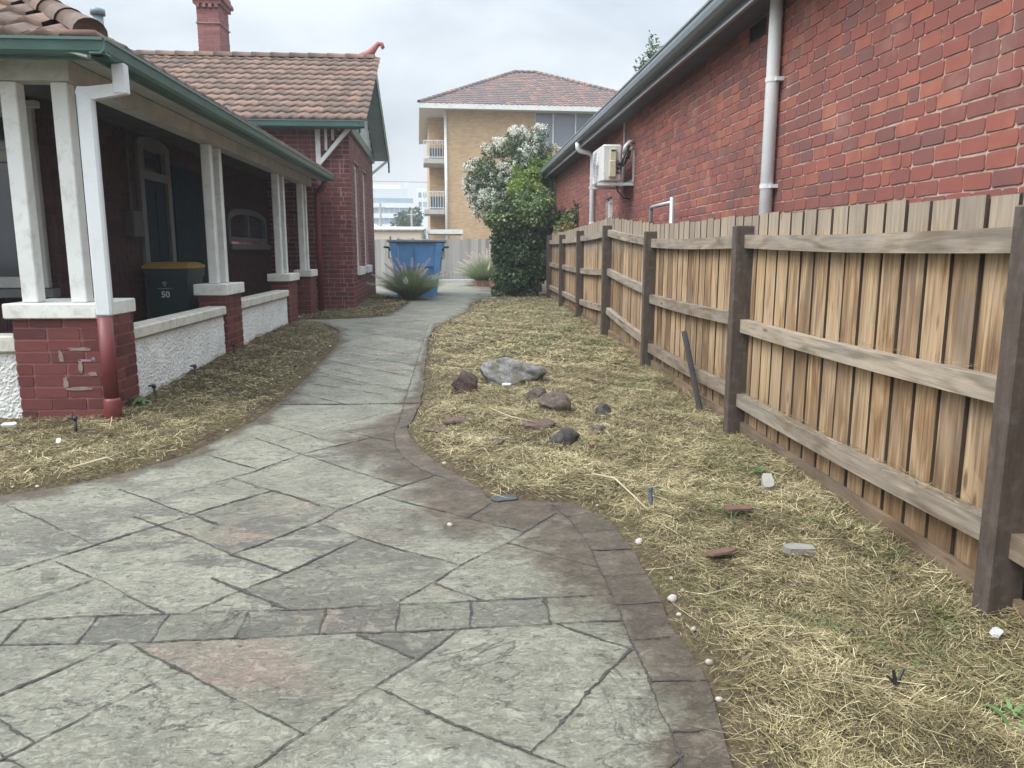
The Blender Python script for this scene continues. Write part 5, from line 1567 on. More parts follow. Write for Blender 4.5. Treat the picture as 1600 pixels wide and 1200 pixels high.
# bank of dark branches inside the hedge (an old fence end the ivy has swallowed)
mb = MB(); mb.box(1.25, 1.95, 18.98, 19.25, 0, 1.6); part("fence_stub", mb, MAT['dark'], iv)

bt = thing("blossom_tree", "bushy tree covered in white blossom in front of the yellow brick apartments", "tree", (1.5, 22.5, .1))
blobs = []
for k in range(70):
    a, b_ = rg.uniform(0, 2 * np.pi), rg.random()
    q_ = math.sqrt(b_)
    u_, w_ = q_ * math.cos(a), rg.normal() * .45
    # crown: spreading to the left, arching over
    z = 3.35 + 1.02 * q_ * math.sin(a) - .18 * (u_ < -.4)
    x = 1.62 + 1.22 * u_
    blobs.append((x, 22.5 + w_, z, .27, .30, .24))
blobs += [(.55, 22.2, 2.7, .25, .25, .3), (.7, 22.2, 2.4, .25, .25, .25), (1.0, 22.1, 2.15, .25, .25, .25), (1.55, 22.5, 4.5, .16, .2, .16), (1.72, 22.4, 4.35, .2, .2, .2), (.95, 22.3, 2.6, .3, .3, .3), (1.25, 22.3, 2.4, .3, .3, .3)]
blobs += [(1.5 + rg.normal() * .35, 22.4, 3.4 + rg.normal() * .35, .28, .3, .26) for _ in range(14)]
blobs = [b_ for b_ in blobs if not (b_[0] < .5 and b_[2] > 3.5) and not (b_[0] < .9 and b_[2] > 3.95)]
lv = leaf_cloud(rg, 19000, blobs, (.06, .12), .5, .45, .3, .2, .0, .9, .5)
link("foliage", fast_mesh("foliage", lv[0], lv[1], lv[2], ORI[bt.name]), MAT['leaf_mid'], bt)
# blossom in knobbly heads on the outside of the crown
B = np.array(blobs); ctr = np.array([1.6, 22.6, 3.2])
heads = []
nh = 700
idx = rg.choice(len(B), nh)
d = unit(rg.normal(size=(nh, 3)) + unit(B[idx, :3] - ctr) * .9 + np.array([-.25, -.75, .35]))
H = B[idx, :3] + d * B[idx, 3:] * rg.uniform(.9, 1.25, (nh, 1))
okh = (H[:, 0] < 2.15 - .3 * rg.random(nh)) | (H[:, 2] > 4.0)
H = H[okh]; nh = len(H)
per = 26
hr_ = rg.uniform(.05, .105, nh)
P = np.repeat(H, per, 0) + unit(rg.normal(size=(nh * per, 3))) * (np.repeat(hr_, per) * rg.random(nh * per) ** .4)[:, None] * np.array([1, 1, 1.1])
D = unit(rg.normal(size=(nh * per, 3))); Nn = unit(rg.normal(size=(nh * per, 3)) + np.array([0, -.3, .5])); Nn = unit(Nn - D * np.sum(Nn * D, 1, keepdims=True))
L = rg.uniform(.03, .055, nh * per)
fv = leaf_arrays(P, D, Nn, L, L * .9, np.clip(rg.normal(.55, .25, nh * per), 0, 1))
link("blossom", fast_mesh("blossom", *fv, ORI[bt.name]), MAT['flower'], bt)
part("trunk", trunk_mesh((1.7, 22.8, 0), (1.6, 22.7, 2.4), .10, .06, [(.9, (.8, 22.4, 3.0)), (1, (1.5, 22.5, 4.1)), (.95, (2.3, 22.7, 3.7))], 5), MAT['bark'], bt, True)

sh = thing("lime_shrub", "yellow green leafy shrub between the white blossom tree and the brick wall corner", "shrub", (2.2, 20.9, .1))
blobs = []
for k in range(46):
    a, q_ = rg.uniform(0, 2 * np.pi), math.sqrt(rg.random())
    blobs.append((2.02 + .58 * q_ * math.cos(a), 20.7 + .35 * rg.normal(), 2.75 + .78 * q_ * math.sin(a), .18, .2, .17))
blobs += [(1.7, 20.8, 2.35, .2, .2, .2), (1.5, 20.7, 2.2, .2, .2, .2), (2.5, 21.3, 3.5, .15, .15, .25), (2.4, 21.3, 3.3, .2, .2, .2)]
lv = leaf_cloud(rg, 12000, blobs, (.07, .13), .5, .4, .4, .2, .1, 1.0, .55)
link("foliage", fast_mesh("foliage", lv[0], lv[1], lv[2], ORI[sh.name]), MAT['leaf_lime'], sh)
part("stem", trunk_mesh((2.2, 21.0, 0), (2.15, 21.0, 2.4), .06, .04, [(.8, (1.8, 20.9, 2.8)), (.9, (2.4, 21.0, 3.2))], 6), MAT['bark'], sh, True)
# flowers spilling over the end of the fence
cr = thing("climber", "small climber with orange yellow flowers at the far end of the fence", "climbing plant", (2.3, 17.3, .1))
blobs = [(2.30, 17.0, 1.72, .18, .3, .14), (2.35, 16.4, 1.66, .12, .3, .10), (2.42, 17.6, 1.9, .10, .3, .22), (2.44, 16.3, 2.0, .05, .12, .22)]
lv = leaf_cloud(rg, 1500, blobs, (.05, .09), .6, .4, .4, .1, .1, .8, .4)
link("foliage", fast_mesh("foliage", *lv, ORI[cr.name]), MAT['ivy'], cr)
lv = leaf_cloud(rg, 160, blobs[:2], (.04, .07), .9, .8, .6, 0, 0, 1, .2)
link("blossom", fast_mesh("blossom", *lv, ORI[cr.name]), m_leaf("orange_petal", [(0, (.45, .08, .03)), (.5, (.55, .25, .04)), (1, (.6, .42, .08))], .6, .3), cr)
mb = MB(); mb.tube([(2.3, 17.3, 0), (2.32, 17.1, 1.7)], .02, 6); part("stem", mb, MAT['bark'], cr)

def tree(name, label, x, y, h, cr_, rz, n, mat, seed, leaf=(.12, .25), trunk=True, base=0.0, dens=26):
    rg = np.random.default_rng(seed)
    o = thing(name, label, "tree", (x, y, base))
    bl = []
    for k in range(dens):
        d = unit(rg.normal(size=(1, 3)))[0] * rg.random() ** .4
        bl.append((x + d[0] * cr_ * .8, y + d[1] * cr_ * .8, base + h - rz + d[2] * rz * .85, cr_ * .36, cr_ * .36, rz * .3))
    lv = leaf_cloud(rg, n, bl, leaf, .55, .45, .3, .1, 0, 1, .6)
    link("crown", fast_mesh("crown", *lv, (x, y, base)), mat, o)
    part("trunk", trunk_mesh((x, y, base), (x, y, base + h - rz * .9), .03 * h, .014 * h, [(.8, (x - cr_ * .5, y, base + h - rz)), (.9, (x + cr_ * .5, y, base + h - rz * .7))], seed), MAT['bark'], o, True)
tree("street_tree", "round green tree beside the lower balcony, right of the white hospital", -6.0, 96, 6.4, 2.2, 2.4, 2600, MAT['far_leaf'], 31, (.3, .55), base=.0)
tree("street_tree", "dark green tree in front of the left part of the white hospital", -10.6, 98, 4.4, 1.8, 1.7, 1600, MAT['far_leaf'], 32, (.3, .5))
tree("street_tree", "pale green low tree in the middle below the white hospital", -8.2, 100, 4.0, 1.6, 1.5, 1400, MAT['far_leaf'], 33, (.3, .5))
tree("tall_tree", "leafy treetop rising behind the gutter of the right hand house", 7.12, 29.5, 9.2, .5, 1.7, 1300, MAT['leaf_mid'], 34, (.10, .2), dens=30)

# ------------------------------------------------------------------ grey back fence, shed and green panel
bf = thing("paling_fence", "weathered grey paling fence across the end of the driveway", "fence", (0, 29, .1))
mb = MB()
x = -6.5
while x < 3.2:
    w_ = random.uniform(.125, .15)
    mb.box(x, x + w_ - .008, 29 + random.uniform(-.006, .006), 29.018, .12, 1.66 + random.uniform(-.02, .03) + (.02 if x > -.5 else 0))
    x += w_
part("paling_panel", mb, MAT['wood_grey'], bf)
for x in (-5.2, -2.6, 0.0, 2.6):
    mb = MB(); mb.box(x, x + .1, 29.02, 29.12, 0, 1.6)
    part("post", mb, MAT['wood_grey'], bf)
gm = MB()
x = 1.55
for k in range(12): gm.box(x + k * .075, x + k * .075 + .05, 28.60, 28.63, 0, 1.95); gm.box(x + k * .075 + .05, x + k * .075 + .075, 28.615, 28.628, 0, 1.95)
single("sheet_fence", gm, m_plain("dark_green_sheet", (0.02, 0.075, 0.06), .5, .1, 4, 50, .03), "dark green ribbed metal fence panel between the grey back fence and the ivy", "fence panel", (1.9, 28.6, 0))
shd = thing("garden_shed", "cream walled low outbuilding roof edge showing above the back fence", "shed", (-3, 34, 0))
mb = MB(); mb.box(-7, -1.62, 34, 38, 0, 2.12); part("wall", mb, m_plain("cream_render", (.60, .52, .40), .8, .05, 2, 40, .1), shd)
mb = MB(); mb.prism([(-7.1, 33.9, 2.12), (-1.5, 33.9, 2.12), (-1.5, 38, 2.35), (-7.1, 38, 2.35)], (0, 0, .05)); part("roof", mb, MAT['timber_pale'], shd)
cp = thing("carport", "white edged flat carport roof between the cream outbuilding and the apartments", "carport", (-1.3, 36, 0))
mb = MB(); mb.box(-1.45, .2, 36, 40, 2.02, 2.22); part("roof", mb, MAT['paint_white'], cp)
for x in (-1.4, .1):
    mb = MB(); mb.box(x, x + .08, 36.05, 36.13, 0, 2.02); part("post", mb, MAT['timber_pale'], cp)

# ------------------------------------------------------------------ yellow brick apartments
t = NT("yellow_brick")
br = t.n.new("ShaderNodeTexBrick")
sep = t.n.new("ShaderNodeSeparateXYZ"); t.l.new(t.tc.outputs['Object'], sep.inputs[0])
cmb = t.n.new("ShaderNodeCombineXYZ")
t.l.new(t.math('ADD', sep.outputs['X'], sep.outputs['Y']), cmb.inputs[0]); t.l.new(sep.outputs['Z'], cmb.inputs[1])
t.l.new(cmb.outputs[0], br.inputs['Vector'])
for k, v_ in (('Color1', (.44, .285, .14, 1)), ('Color2', (.55, .38, .205, 1)), ('Mortar', (.40, .33, .26, 1))): br.inputs[k].default_value = v_
for k, v_ in (('Scale', 1.0), ('Mortar Size', .009), ('Mortar Smooth', .3), ('Brick Width', .24), ('Row Height', .086), ('Bias', .0)): br.inputs[k].default_value = v_
nz = t.noise(.6, 4, .6)
MAT['brick_yellow'] = t.done(t.mix(t.ramp(nz, [(.35, .25), (.65, 0)]), br.outputs['Color'], (.33, .20, .09)), .9, t.bump(br.outputs['Fac'], .3, -.004))
AP_RZ = R(3)
ap = thing("apartment_building", "three storey yellow brick apartment block with hipped tile roof and white balconies", "apartments", (-.62, 45, 0), None, AP_RZ)
mb = MB(); mb.box(0, 12.2, 0, 13, 0, 7.1); mb.box(0, 5.0, .0, 13, 7.1, 8.97); mb.box(9.4, 12.2, 0, 13, 7.1, 8.97); mb.box(5.0, 9.4, .25, 13, 7.1, 8.97)
mb.box(-.95, 0, 2.6, 13, 0, 8.97)
part("wall", mb, MAT['brick_yellow'], ap)
mb = MB(); mb.box(-1.42, 13.1, -.75, 14, 8.98, 9.05); part("soffit", mb, MAT['paint_white'], ap)
mb = MB(); mb.box(-1.49, 13.2, -.82, -.752, 8.95, 9.22); mb.box(-1.49, -1.422, -.751, 14.0, 8.95, 9.22); part("gutter", mb, MAT['paint_white'], ap)
RA, RB, RC = 1.0, 0.0, 0.0
ex0, ex1, ey0 = -1.5, 13.2, -.8
rx0, rx1, rz_, ry = 4.5, 5.9, 12.25, 5.3
mb = MB()
Ls = math.hypot(ry - ey0, rz_ - 9.22)
c_, s_ = (ry - ey0) / Ls, (rz_ - 9.22) / Ls
tile_roof(mb, (ex0, ey0, 9.22), (1, 0, 0), (0, c_, s_), (0, -s_, c_), ex1 - ex0, Ls, tw=.30, tl=.36, amp=.02, thick=.03, seed=81,
          keep=lambda u_, v_: (u_ + ex0) > ex0 + (rx0 - ex0) * v_ / Ls - .12 and (u_ + ex0) < ex1 - (ex1 - rx1) * v_ / Ls + .12)
part("roof", mb, MAT['roof_tile_red'], ap, True)
mb = MB()
mb.add([(ex0, ey0, 9.19), (ex1, ey0, 9.19), (rx1, ry, rz_ - .03), (rx0, ry, rz_ - .03), (ex0, 14, 9.19), (ex1, 14, 9.19)], [(0, 1, 2, 3), (4, 0, 3), (1, 5, 2), (4, 3, 2, 5)])
part("roof_deck", mb, MAT['roof_tile_red'], ap)
mb = MB()
for p, q_ in (((ex0, ey0, 9.27), (rx0, ry, rz_ + .05)), ((rx0, ry, rz_ + .05), (rx1, ry, rz_ + .05)), ((ex1, ey0, 9.27), (rx1, ry, rz_ + .05))): ridge_caps(mb, p, q_, .14, .40)
part("ridge_tile", mb, MAT['roof_tile_red'], ap, True)
mb = MB(); mb.box(5.02, 9.38, .16, .2, 7.12, 8.96); 
w = part("window", mb, MAT['glass_grey'], ap)
mb = MB()
for x in (5.0, 6.05, 7.35, 8.4, 9.32): mb.box(x, x + .07, .10, .158, 7.1, 8.97)
mb.box(5.0, 9.4, .10, .158, 7.06, 7.12)
part("frame", mb, MAT['paint_white'], w)
mb = MB(); mb.tube([(-.05, -.06, 8.97), (-.05, -.06, 0)], .085, 10); part("downpipe", mb, MAT['paint_white'], ap, True)
for zf in (.55, 3.35, 6.15):
    mb = MB(); mb.box(-1.30, -.02, .12, 2.6, zf - .02, zf + .24); o = part("balcony", mb, MAT['concrete'], ap)
    mb = MB()
    for z in (zf + .30, zf + 1.20): mb.box(-1.28, -.04, .16, .20, z, z + .045); mb.box(-1.28, -1.24, .20, 2.6, z, z + .045)
    for k in range(9): mb.box(-1.26 + k * .145, -1.235 + k * .145, .165, .19, zf + .345, zf + 1.20)
    for k in range(16): mb.box(-1.272, -1.25, .3 + k * .15, .325 + k * .15, zf + .345, zf + 1.20)
    for k in range(4):
        for s2 in (-1, 1): mb.beam((-1.12 + k * .29 + s2 * .09, .178, zf + .98), (-1.12 + k * .29, .178, zf + 1.18), .022, .022, (0, 1, 0))
    for x in (-1.29, -.07): mb.box(x, x + .05, .155, .205, zf + .24, zf + 1.25)
    part("railing", mb, MAT['paint_white'], o)
    mb = MB(); mb.box(-.95, -.15, 2.52, 2.595, zf + .24, zf + 1.1); part("balcony_door", mb, m_plain("blue_grey_panel", (.05, .09, .13), .5, .1, 3, 40, .02), o)

# hospital far behind
hp = thing("hospital_building", "large white multi storey building with long window bands far beyond the skip bin", "hospital", (-20, 220, 0), None, R(4))
MAT['hosp'] = m_plain("white_panels", (.66, .70, .71), .6, .03, .2, 5, 0)
MAT['hosp2'] = m_plain("grey_white_panels", (.52, .55, .55), .6, .03, .2, 5, 0)
mb = MB(); mb.box(-22, 7.4, 0, 24, 0, 14.3); mb.box(-22, 6.0, 2, 24, 14.3, 18.4)
part("wall", mb, MAT['hosp2'], hp)
mb = MB()
for z in (4.0, 7.3, 10.2, 13.0): mb.box(-22, 8.2, -1.2, -.01, z, z + 1.25)
part("white_band", mb, MAT['hosp'], hp)
MAT['glazing'] = m_plain("blue_grey_glazing", (.20, .28, .33), .2, .2, .4, 3, 0)
for z, hh, x0 in ((5.25, 1.72, -22), (8.55, 1.72, -22), (11.45, 1.5, -22), (14.31, 1.3, -9.5)):
    mb = MB(); mb.box(x0, 7.5, -.5, -.02, z, z + hh); o = part("window", mb, MAT['glazing'], hp)
mb = MB()
for k in range(20):
    for z in (5.25, 8.55, 11.45): mb.box(-21 + k * 1.45, -20.9 + k * 1.45, -.56, -.51, z, z + 1.7)
part("mullion", mb, MAT['hosp'], o)
mb = MB(); mb.box(-12, 4, 5, 14, 18.4, 19.6); mb.box(5.5, 6.0, 2, 3, 18.4, 20.3); part("plant_room", mb, MAT['hosp'], hp)
ob_ = thing("office_building", "small white tower block between the hospital and the balconies", "building", (-14, 260, 0))
mb = MB(); mb.box(-13.4, -8, 260, 275, 0, 21.5); part("wall", mb, MAT['hosp'], ob_)
mb = MB()
for z in (12.5, 15.5, 18.5):
    for k in range(3):
        mb = MB(); mb.box(-13.0 + k * 1.6, -12.0 + k * 1.6, 259.9, 259.99, z, z + 1.6); part("window", mb, MAT['slate_dark'], ob_)
for (x, y, h_, lb) in ((-7.85, 80, 6.0, "left grey utility pole in front of the hospital"), (-4.85, 82, 5.4, "right utility pole beside the round green tree")):
    mb = MB(); mb.tube([(x, y, 0), (x, y, h_)], [.14, .10], 8); mb.box(x - .5, x + .5, y - .05, y + .05, h_ - .5, h_ - .38)
    single("utility_pole", mb, MAT['timber_pale'], lb, "utility pole", (x, y, 0))
mb = MB(); mb.tube([(-14, 80, 8.4), (-8, 80, 8.12), (0, 80, 8.0), (8, 80, 8.3)], .02, 5)
single("power_line", mb, MAT['dark'], "thin overhead power line crossing the sky above the hospital", "power line", (0, 80, 8))
nb_ = thing("neighbour_house", "low red brick house corner with pale roof at the left of the hospital", "house", (-9, 60, 0))
mb = MB(); mb.box(-13, -6.15, 60, 68, 0, 2.7); part("wall", mb, m_plain("orange_brick", (.36, .13, .07), .9, .15, 3, 30, .1), nb_)
mb = MB(); mb.prism([(-13.5, 59.6, 2.7), (-5.7, 59.6, 2.7), (-7.5, 59.6, 3.7), (-13.5, 59.6, 3.9)], (0, 9, 0)); part("roof", mb, MAT['hosp2'], nb_)

# ------------------------------------------------------------------ stones and odds and ends on the beds
t = NT("pale_rock"); n1 = t.noise(5, 6, .65); n2 = t.noise(34, 6, .75); n3 = t.noise(11, 4, .6)
MAT['rock_pale'] = t.done(t.mix(t.ramp(n3, [(.46, 0), (.62, .8)]), t.ramp(n2, [(.3, (.10, .097, .092)), (.55, (.215, .208, .20)), (.75, (.37, .36, .34))]), (.105, .10, .065)), .95, t.bump(t.math('ADD', n2, n3), .7, .02))
def rock_mat(nm, a, b_, c, moss):
    t = NT(nm); n1 = t.noise(7, 6, .65); n2 = t.noise(40, 5, .7)
    col = t.ramp(n2, [(.3, a), (.52, b_), (.75, c)])
    col = t.mix(t.ramp(n1, [(.5, 0), (.66, .75)]), col, moss)
    return t.done(col, .95, t.bump(t.math('ADD', n1, n2), .6, .012))
MAT['rock_brown'] = rock_mat("brown_rock", (.045, .034, .028), (.085, .064, .052), (.15, .12, .10), (.11, .10, .06))
MAT['rock_red'] = rock_mat("reddish_rock", (.06, .035, .028), (.10, .062, .05), (.16, .11, .09), (.10, .085, .06))
MAT['rock_dark'] = rock_mat("dark_rock", (.022, .020, .019), (.045, .04, .037), (.085, .075, .07), (.07, .06, .045))
MAT['rock_rust'] = rock_mat("rusty_rock", (.028, .022, .02), (.055, .042, .036), (.10, .075, .065), (.14, .06, .035))
RM = {'pale': 'rock_pale', 'brown': 'rock_brown', 'red': 'rock_red', 'dark': 'rock_dark', 'rust': 'rock_rust'}
def rock(name, x, y, rx_, ry_, h, mat, seed, label, cat="rock", group=None, sub=4, facets=5, z=None, ring=None):
    rg = np.random.default_rng(seed)
    bm = bmesh.new(); bmesh.ops.create_icosphere(bm, subdivisions=sub, radius=1.0)
    v = np.array([q_.co[:] for q_ in bm.verts])
    f = [tuple(p.index for p in q_.verts) for q_ in bm.faces]; bm.free()
    for k in range(facets * 2):                       # knock flats into it
        d = unit(rg.normal(size=(1, 3)))[0]; lim = rg.uniform(.60, .86)
        s_ = v @ d
        v = v - np.where(s_ > lim, (s_ - lim) * .94, 0)[:, None] * d
    for sc, am in ((1.6, .10), (3.4, .055), (7.5, .032), (15, .020), (31, .010)):
        ph = rg.uniform(0, 6, 6)
        nz_ = np.sin(v[:, 0] * sc * 1.3 + ph[0] + 1.7 * np.sin(v[:, 1] * sc + ph[1])) + np.sin(v[:, 1] * sc * 1.7 + ph[2] + 1.3 * np.sin(v[:, 2] * sc + ph[3])) + np.sin(v[:, 2] * sc * 1.5 + ph[4] + v[:, 0] * sc)
        v = v * (1 + am * nz_ / 2)[:, None]
    if ring is not None:                              # a hollow worn into its top
        w_ = np.exp(-(((v[:, 0] - ring[0]) / .42) ** 2 + ((v[:, 1] - ring[1]) / .5) ** 2)); v[:, 2] -= w_ * .8 * (v[:, 2] > 0)
    z = float(ground_h(np.array([x]), np.array([y]))[0]) if z is None else z
    v = v * np.array([rx_, ry_, h * .62]); a = rg.uniform(-.5, .5)
    v = np.stack([v[:, 0] * math.cos(a) - v[:, 1] * math.sin(a), v[:, 0] * math.sin(a) + v[:, 1] * math.cos(a), v[:, 2]], 1)
    v = v + np.array([x, y, z + h * .30])
    mb = MB(); mb.add(v, f, 0, .5)
    return single(name, mb, mat, label, cat, (x, y, z), group, True)
for i, (x, y, a, b_, h, kd, lb) in enumerate(rock_spec):
    rock("rock", x, y, a, b_, h, MAT[RM[kd]], 100 + i, lb, "rock", "stones in the rough ring on the lawn", 5 if kd == 'pale' else 4, 5, None, (.28, .15) if kd == 'pale' else None)
MAT['stone_white'] = m_plain("white_stone", (.36, .33, .285), .9, .2, 40, 90, .4, dirt=(.22, .18, .13), dirt_amt=.7)
SG = "small white stones along the driveway edge"
for i, (x, y, r_, lb) in enumerate([(.757, 3.08, .018, "large round white pebble beside the curved driveway border"), (.75, 2.535, .018, "chunky white stone on bare soil near the band of the driveway"),
        (.79, 2.70, .008, None), (.80, 2.585, .008, None), (.745, 2.11, .012, None), (.715, 1.93, .010, None), (-.10, 4.39, .013, "white stone at the kink of the driveway by the stone ring"),
        (-.055, 3.356, .012, "single small pebble lying out on the driveway slab"), (.74, 2.42, .008, None), (.755, 2.30, .009, None), (.66, 3.56, .008, None), (-.36, 6.15, .012, None), (-.38, 8.0, .014, None),
        (-2.524, 4.40, .014, "round white stone in the left bed near the front pier"), (-2.24, 4.075, .010, None), (-1.80, 4.56, .010, None), (-1.61, 5.3, .011, None), (-1.52, 7.3, .012, None),
        (-1.52, 8.1, .014, None), (-1.56, 9.3, .016, None), (-2.45, 3.98, .009, None), (-2.35, 4.05, .008, None)]):
    zz_ = float(gz(y)) + .012 if (lb and 'slab' in lb) else None
    rock("pebble", x, y, r_ * 1.15, r_, r_ * 1.5, MAT['stone_white'], 200 + i, lb or "tiny white stone on the soil along the driveway edge", "stone", SG, 2, 3, zz_)
def gh1(x, y): return float(ground_h(np.array([x]), np.array([y]))[0])
def slab(name, x, y, lx, ly, th, rz, tilt, mat, label, cat, seed, lift=.02):
    """a broken flat piece with an uneven outline"""
    rd = random.Random(seed); n = 12; pts = []
    for k in range(n):
        a = 2 * math.pi * k / n
        ca, sa = math.cos(a), math.sin(a)
        pts.append((math.copysign(abs(ca) ** .55, ca) * lx / 2 * rd.uniform(.85, 1.08), math.copysign(abs(sa) ** .55, sa) * ly / 2 * rd.uniform(.85, 1.08), 0))
    m = Matrix.Translation((x, y, gh1(x, y) + lift)) @ Matrix.Rotation(rz, 4, 'Z') @ Matrix.Rotation(tilt, 4, 'X')
    top = [m @ Vector((p[0] * .95, p[1] * .95, th)) for p in pts]; bot = [m @ Vector(p) for p in pts]
    mb = MB(); n_ = len(pts)
    mb.add([tuple(p) for p in bot] + [tuple(p) for p in top], [tuple(range(n_ - 1, -1, -1)), tuple(range(n_, 2 * n_))] + [(i, (i + 1) % n_, n_ + (i + 1) % n_, n_ + i) for i in range(n_)])
    return single(name, mb, mat, label, cat, (x, y, gh1(x, y)))
slab("slate_piece", .215, 3.715, .14, .07, .022, .2, .1, m_plain("green_slate", (.045, .052, .048), .7, .25, 14, 60, .4), "dark greenish slate fragment on the driveway edge at the front of the grass", "slate", 1, .005)
slab("brick_piece", 1.575, 3.72, .060, .12, .04, -.25, .45, m_plain("old_white_brick", (.27, .25, .22), .95, .2, 14, 60, .6, dirt=(.2, .18, .14), dirt_amt=.7), "tilted whitish broken brick lying in the grass near the paling fence", "brick", 2, .03)
slab("stone_piece", 1.36, 2.86, .13, .055, .025, -.15, .1, m_plain("grey_flag", (.20, .19, .165), .95, .2, 14, 60, .6), "flat grey stone half covered by grass with a curved stalk on it", "stone", 3, .018)
rust = m_plain("rusty_metal", (.11, .06, .04), .9, .3, 14, 60, .4)
slab("rusty_plate", 1.27, 3.31, .15, .05, .008, .05, .15, rust, "low rust brown plate lying flat in the grass behind the bent one", "scrap", 4, .035)
slab("rusty_plate", 1.03, 2.84, .14, .07, .008, .4, -.2, rust, "bent rust brown scrap with a raised corner near the driveway border", "scrap", 5, .03)
wp = m_plain("white_plastic", (.50, .50, .48), .6, .12, 30, 90, .3, dirt=(.25, .22, .17), dirt_amt=.7)
slab("plastic_scrap", .386, 6.34, .08, .04, .012, .1, .2, wp, "white plastic scrap lying in front of the pale boulder", "litter", 6, .05)
slab("paper_scrap", 1.665, 2.13, .055, .032, .010, .6, .3, wp, "crumpled white paper scrap beside the nearest fence post", "litter", 7, .035)
slab("paper_scrap", -2.50, 4.83, .03, .05, .006, .3, .5, wp, "torn white paper scrap on the left bed below the brick pier", "litter", 8, .045)
slab("plastic_scrap", -3.08, 5.35, .10, .05, .015, .3, .3, wp, "white plastic scrap at the foot of the low white wall", "litter", 9, .03)
orange = m_plain("dead_orange_leaf", (.24, .11, .055), .8, .2, 30, 90, .2)
slab("dead_leaf", .02, 6.62, .10, .05, .006, .3, .3, orange, "orange dead leaf behind the rusty topped boulder", "leaf", 10, .10)
slab("dead_leaf", .80, 4.53, .04, .03, .004, .3, .5, orange, "small pale orange leaf right of the pointed dark rock", "leaf", 11, .045)

# irrigation sprinklers along the verandah
for i, (x, y, lb) in enumerate([(-2.60, 5.26, "black garden sprinkler head in front of the corner brick pier"), (-2.52, 6.42, "black garden sprinkler head nearest the red downpipe"),
                                (-2.52, 7.42, "black garden sprinkler head halfway along the white roughcast wall"), (-2.52, 8.72, "black garden sprinkler head at the foot of the second pier")]):
    z = gh1(x, y); mb = MB()
    mb.tube([(x, y, z - .03), (x, y, z + .085)], .010, 8)
    mb.tube([(x, y, z + .085), (x, y, z + .10), (x, y, z + .115)], [.016, .018, .012], 10)
    mb.tube([(x - .005, y - .004, z + .105), (x - .042, y - .012, z + .102)], [.012, .006], 8)
    single("sprinkler", mb, MAT['dark'], lb, "sprinkler", (x, y, z), "sprinklers along the verandah wall", True)
mb = MB(); z = gh1(.92, 3.52); mb.tube([(.925, 3.52, z - .04), (.912, 3.53, z + .085)], .011, 10); mb.tube([(.912, 3.53, z + .085), (.911, 3.53, z + .10)], .015, 10)
single("pipe_stub", mb, MAT['slate_dark'], "dark plastic pipe stub standing in the grass near the curved border", "pipe", (.92, 3.52, z))
mb = MB()
x, y = 1.205, 1.90; z = gh1(x, y)
mb.tube([(x, y, z), (x + .002, y, z + .03), (x - .008, y, z + .075)], [.007, .006, .004], 6); mb.tube([(x + .002, y, z + .03), (x - .022, y + .005, z + .055)], [.005, .003], 6); mb.tube([(x, y, z + .01), (x + .035, y + .02, z + .065)], [.006, .004], 6)
single("cut_stalk", mb, MAT['dark'], "dark forked cut plant stalk standing in the near grass", "stalk", (x, y, z))
# metal stake leaning on the fence
mb = MB()
p, q_ = np.array([1.815, 5.55, .0]), np.array([1.785, 6.0, .616])
mb.beam(p, q_, .045, .006, (0, -1, .6)); mb.beam(p + np.array([.0, -.01, .004]), q_ + np.array([0, -.01, .004]), .006, .03, (0, -1, .6))
single("metal_stake", mb, m_plain("dark_stake", (.035, .03, .028), .7, .3, 10, 60, .2), "dark metal stake leaning against the paling fence", "stake", (1.815, 5.55, 0))
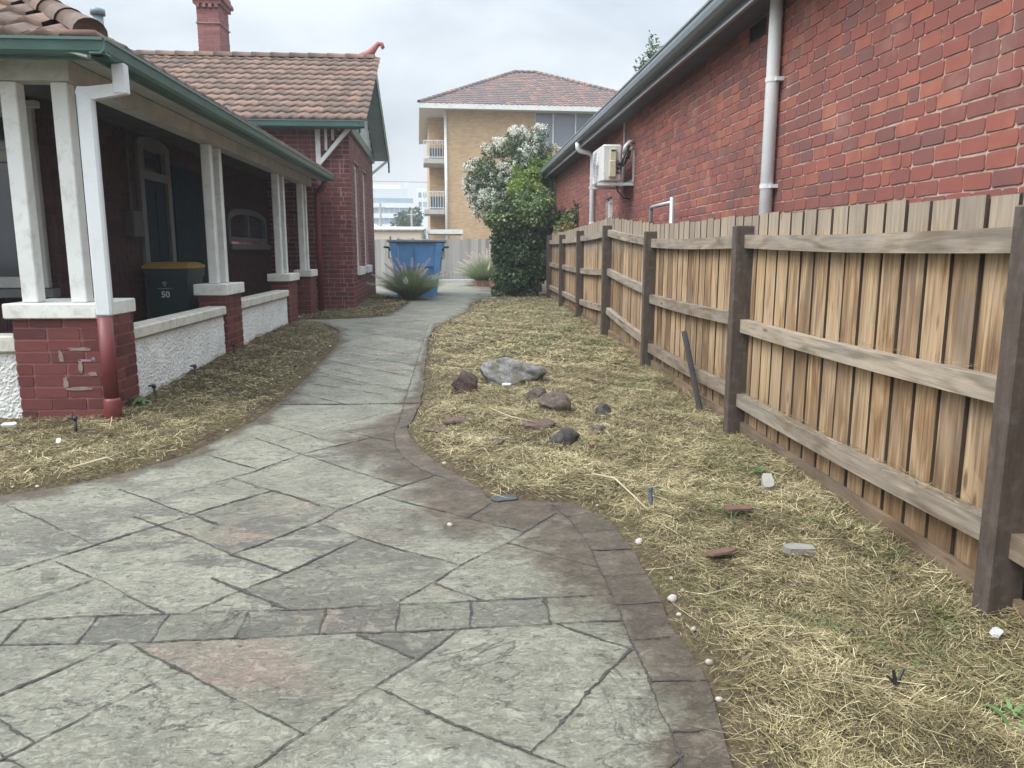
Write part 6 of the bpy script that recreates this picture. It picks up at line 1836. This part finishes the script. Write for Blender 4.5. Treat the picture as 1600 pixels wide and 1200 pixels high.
# pale sticks
def stick(pts, r, label):
    P = [(x, y, gh1(x, y) + .035 + dz_) for x, y, dz_ in pts]
    mb = MB(); mb.tube(P, [r, r * 1.1, r * .9, r * .6][:len(P)], 7)
    single("stick", mb, m_plain("pale_stick", (.36, .30, .20), .8, .15, 14, 60, .3), label, "stick", P[0], None, True)
stick([(.70, 3.93, .0), (.79, 3.78, .01), (.83, 3.56, .02), (.865, 3.37, .0)], .0045, "pale bent stick lying in the grass left of the pipe stub")
stick([(-.60, 18.66, 0), (-.53, 18.50, 0), (-.49, 18.40, 0)], .014, "short pale stick on the concrete at the foot of the skip bin")
stick([(.20, 5.36, .03), (.34, 5.06, .04), (.50, 5.0, .02)], .0035, "thin curved pale stalk left of the flat reddish rock")
stick([(-2.16, 4.28, .0), (-2.03, 4.42, .015), (-1.98, 4.40, .0)], .006, "pale forked stick on the left bed near the driveway")
# little weeds
MAT['weed'] = m_leaf("weed_leaf", [(0.0, (0.05, 0.10, 0.03)), (0.5, (0.10, 0.19, 0.06)), (1.0, (0.20, 0.30, 0.12))], 0.5, .25)
def weed(x, y, n, L, label, seed):
    rg = np.random.default_rng(seed); z = gh1(x, y)
    a = rg.uniform(0, 2 * np.pi, n); el = rg.uniform(.1, .8, n)
    D = np.stack([np.cos(a) * np.cos(el), np.sin(a) * np.cos(el), np.sin(el)], 1)
    v, q, t_ = strips(np.tile([x, y, z + .03], (n, 1)) + rg.normal(size=(n, 3)) * [L * .25, L * .25, .004], D, rg.uniform(L * .6, L * 1.1, n), rg.uniform(L * .2, L * .32, n), np.stack([np.cos(a) * .2, np.sin(a) * .2, -.5 + 0 * a], 1), rg.random(n), 4, rg=rg)
    o = link("weed", fast_mesh("weed", v, q, t_, (x, y, z)), MAT['weed'], None, (x, y, z))
    tag(o, label, "weed")
weed(-2.53, 6.12, 16, .11, "leafy green weed at the foot of the red downpipe", 1)
weed(1.42, 1.745, 7, .065, "bright green jagged weed in the bottom right corner of the grass", 2)
weed(.79, 4.60, 6, .045, "little green weed in front of the pointed dark rock", 3)
weed(1.0, 3.72, 5, .05, "tiny pale green weed between the pipe stub and the broken brick", 4)
weed(1.62, 3.95, 14, .05, "patch of green weed against the fence plinth behind the broken brick", 5)
# ------------------------------------------------------------------ damp hazy air
mb = MB(); mb.box(-410, 410, -70, 610, -1.2, 30)
hz = link("haze", mb.mesh("haze"), [])
hm = bpy.data.materials.new("haze"); hm.use_nodes = True
hn, hlk = hm.node_tree.nodes, hm.node_tree.links
hn.clear()
ho = hn.new("ShaderNodeOutputMaterial"); hv = hn.new("ShaderNodeVolumePrincipled")
hv.inputs['Color'].default_value = (0.93, 0.95, 0.98, 1)
hv.inputs['Density'].default_value = 0.0016
hlk.new(hv.outputs[0], ho.inputs['Volume'])
hz.data.materials.append(hm)
tag(hz, kind="stuff")
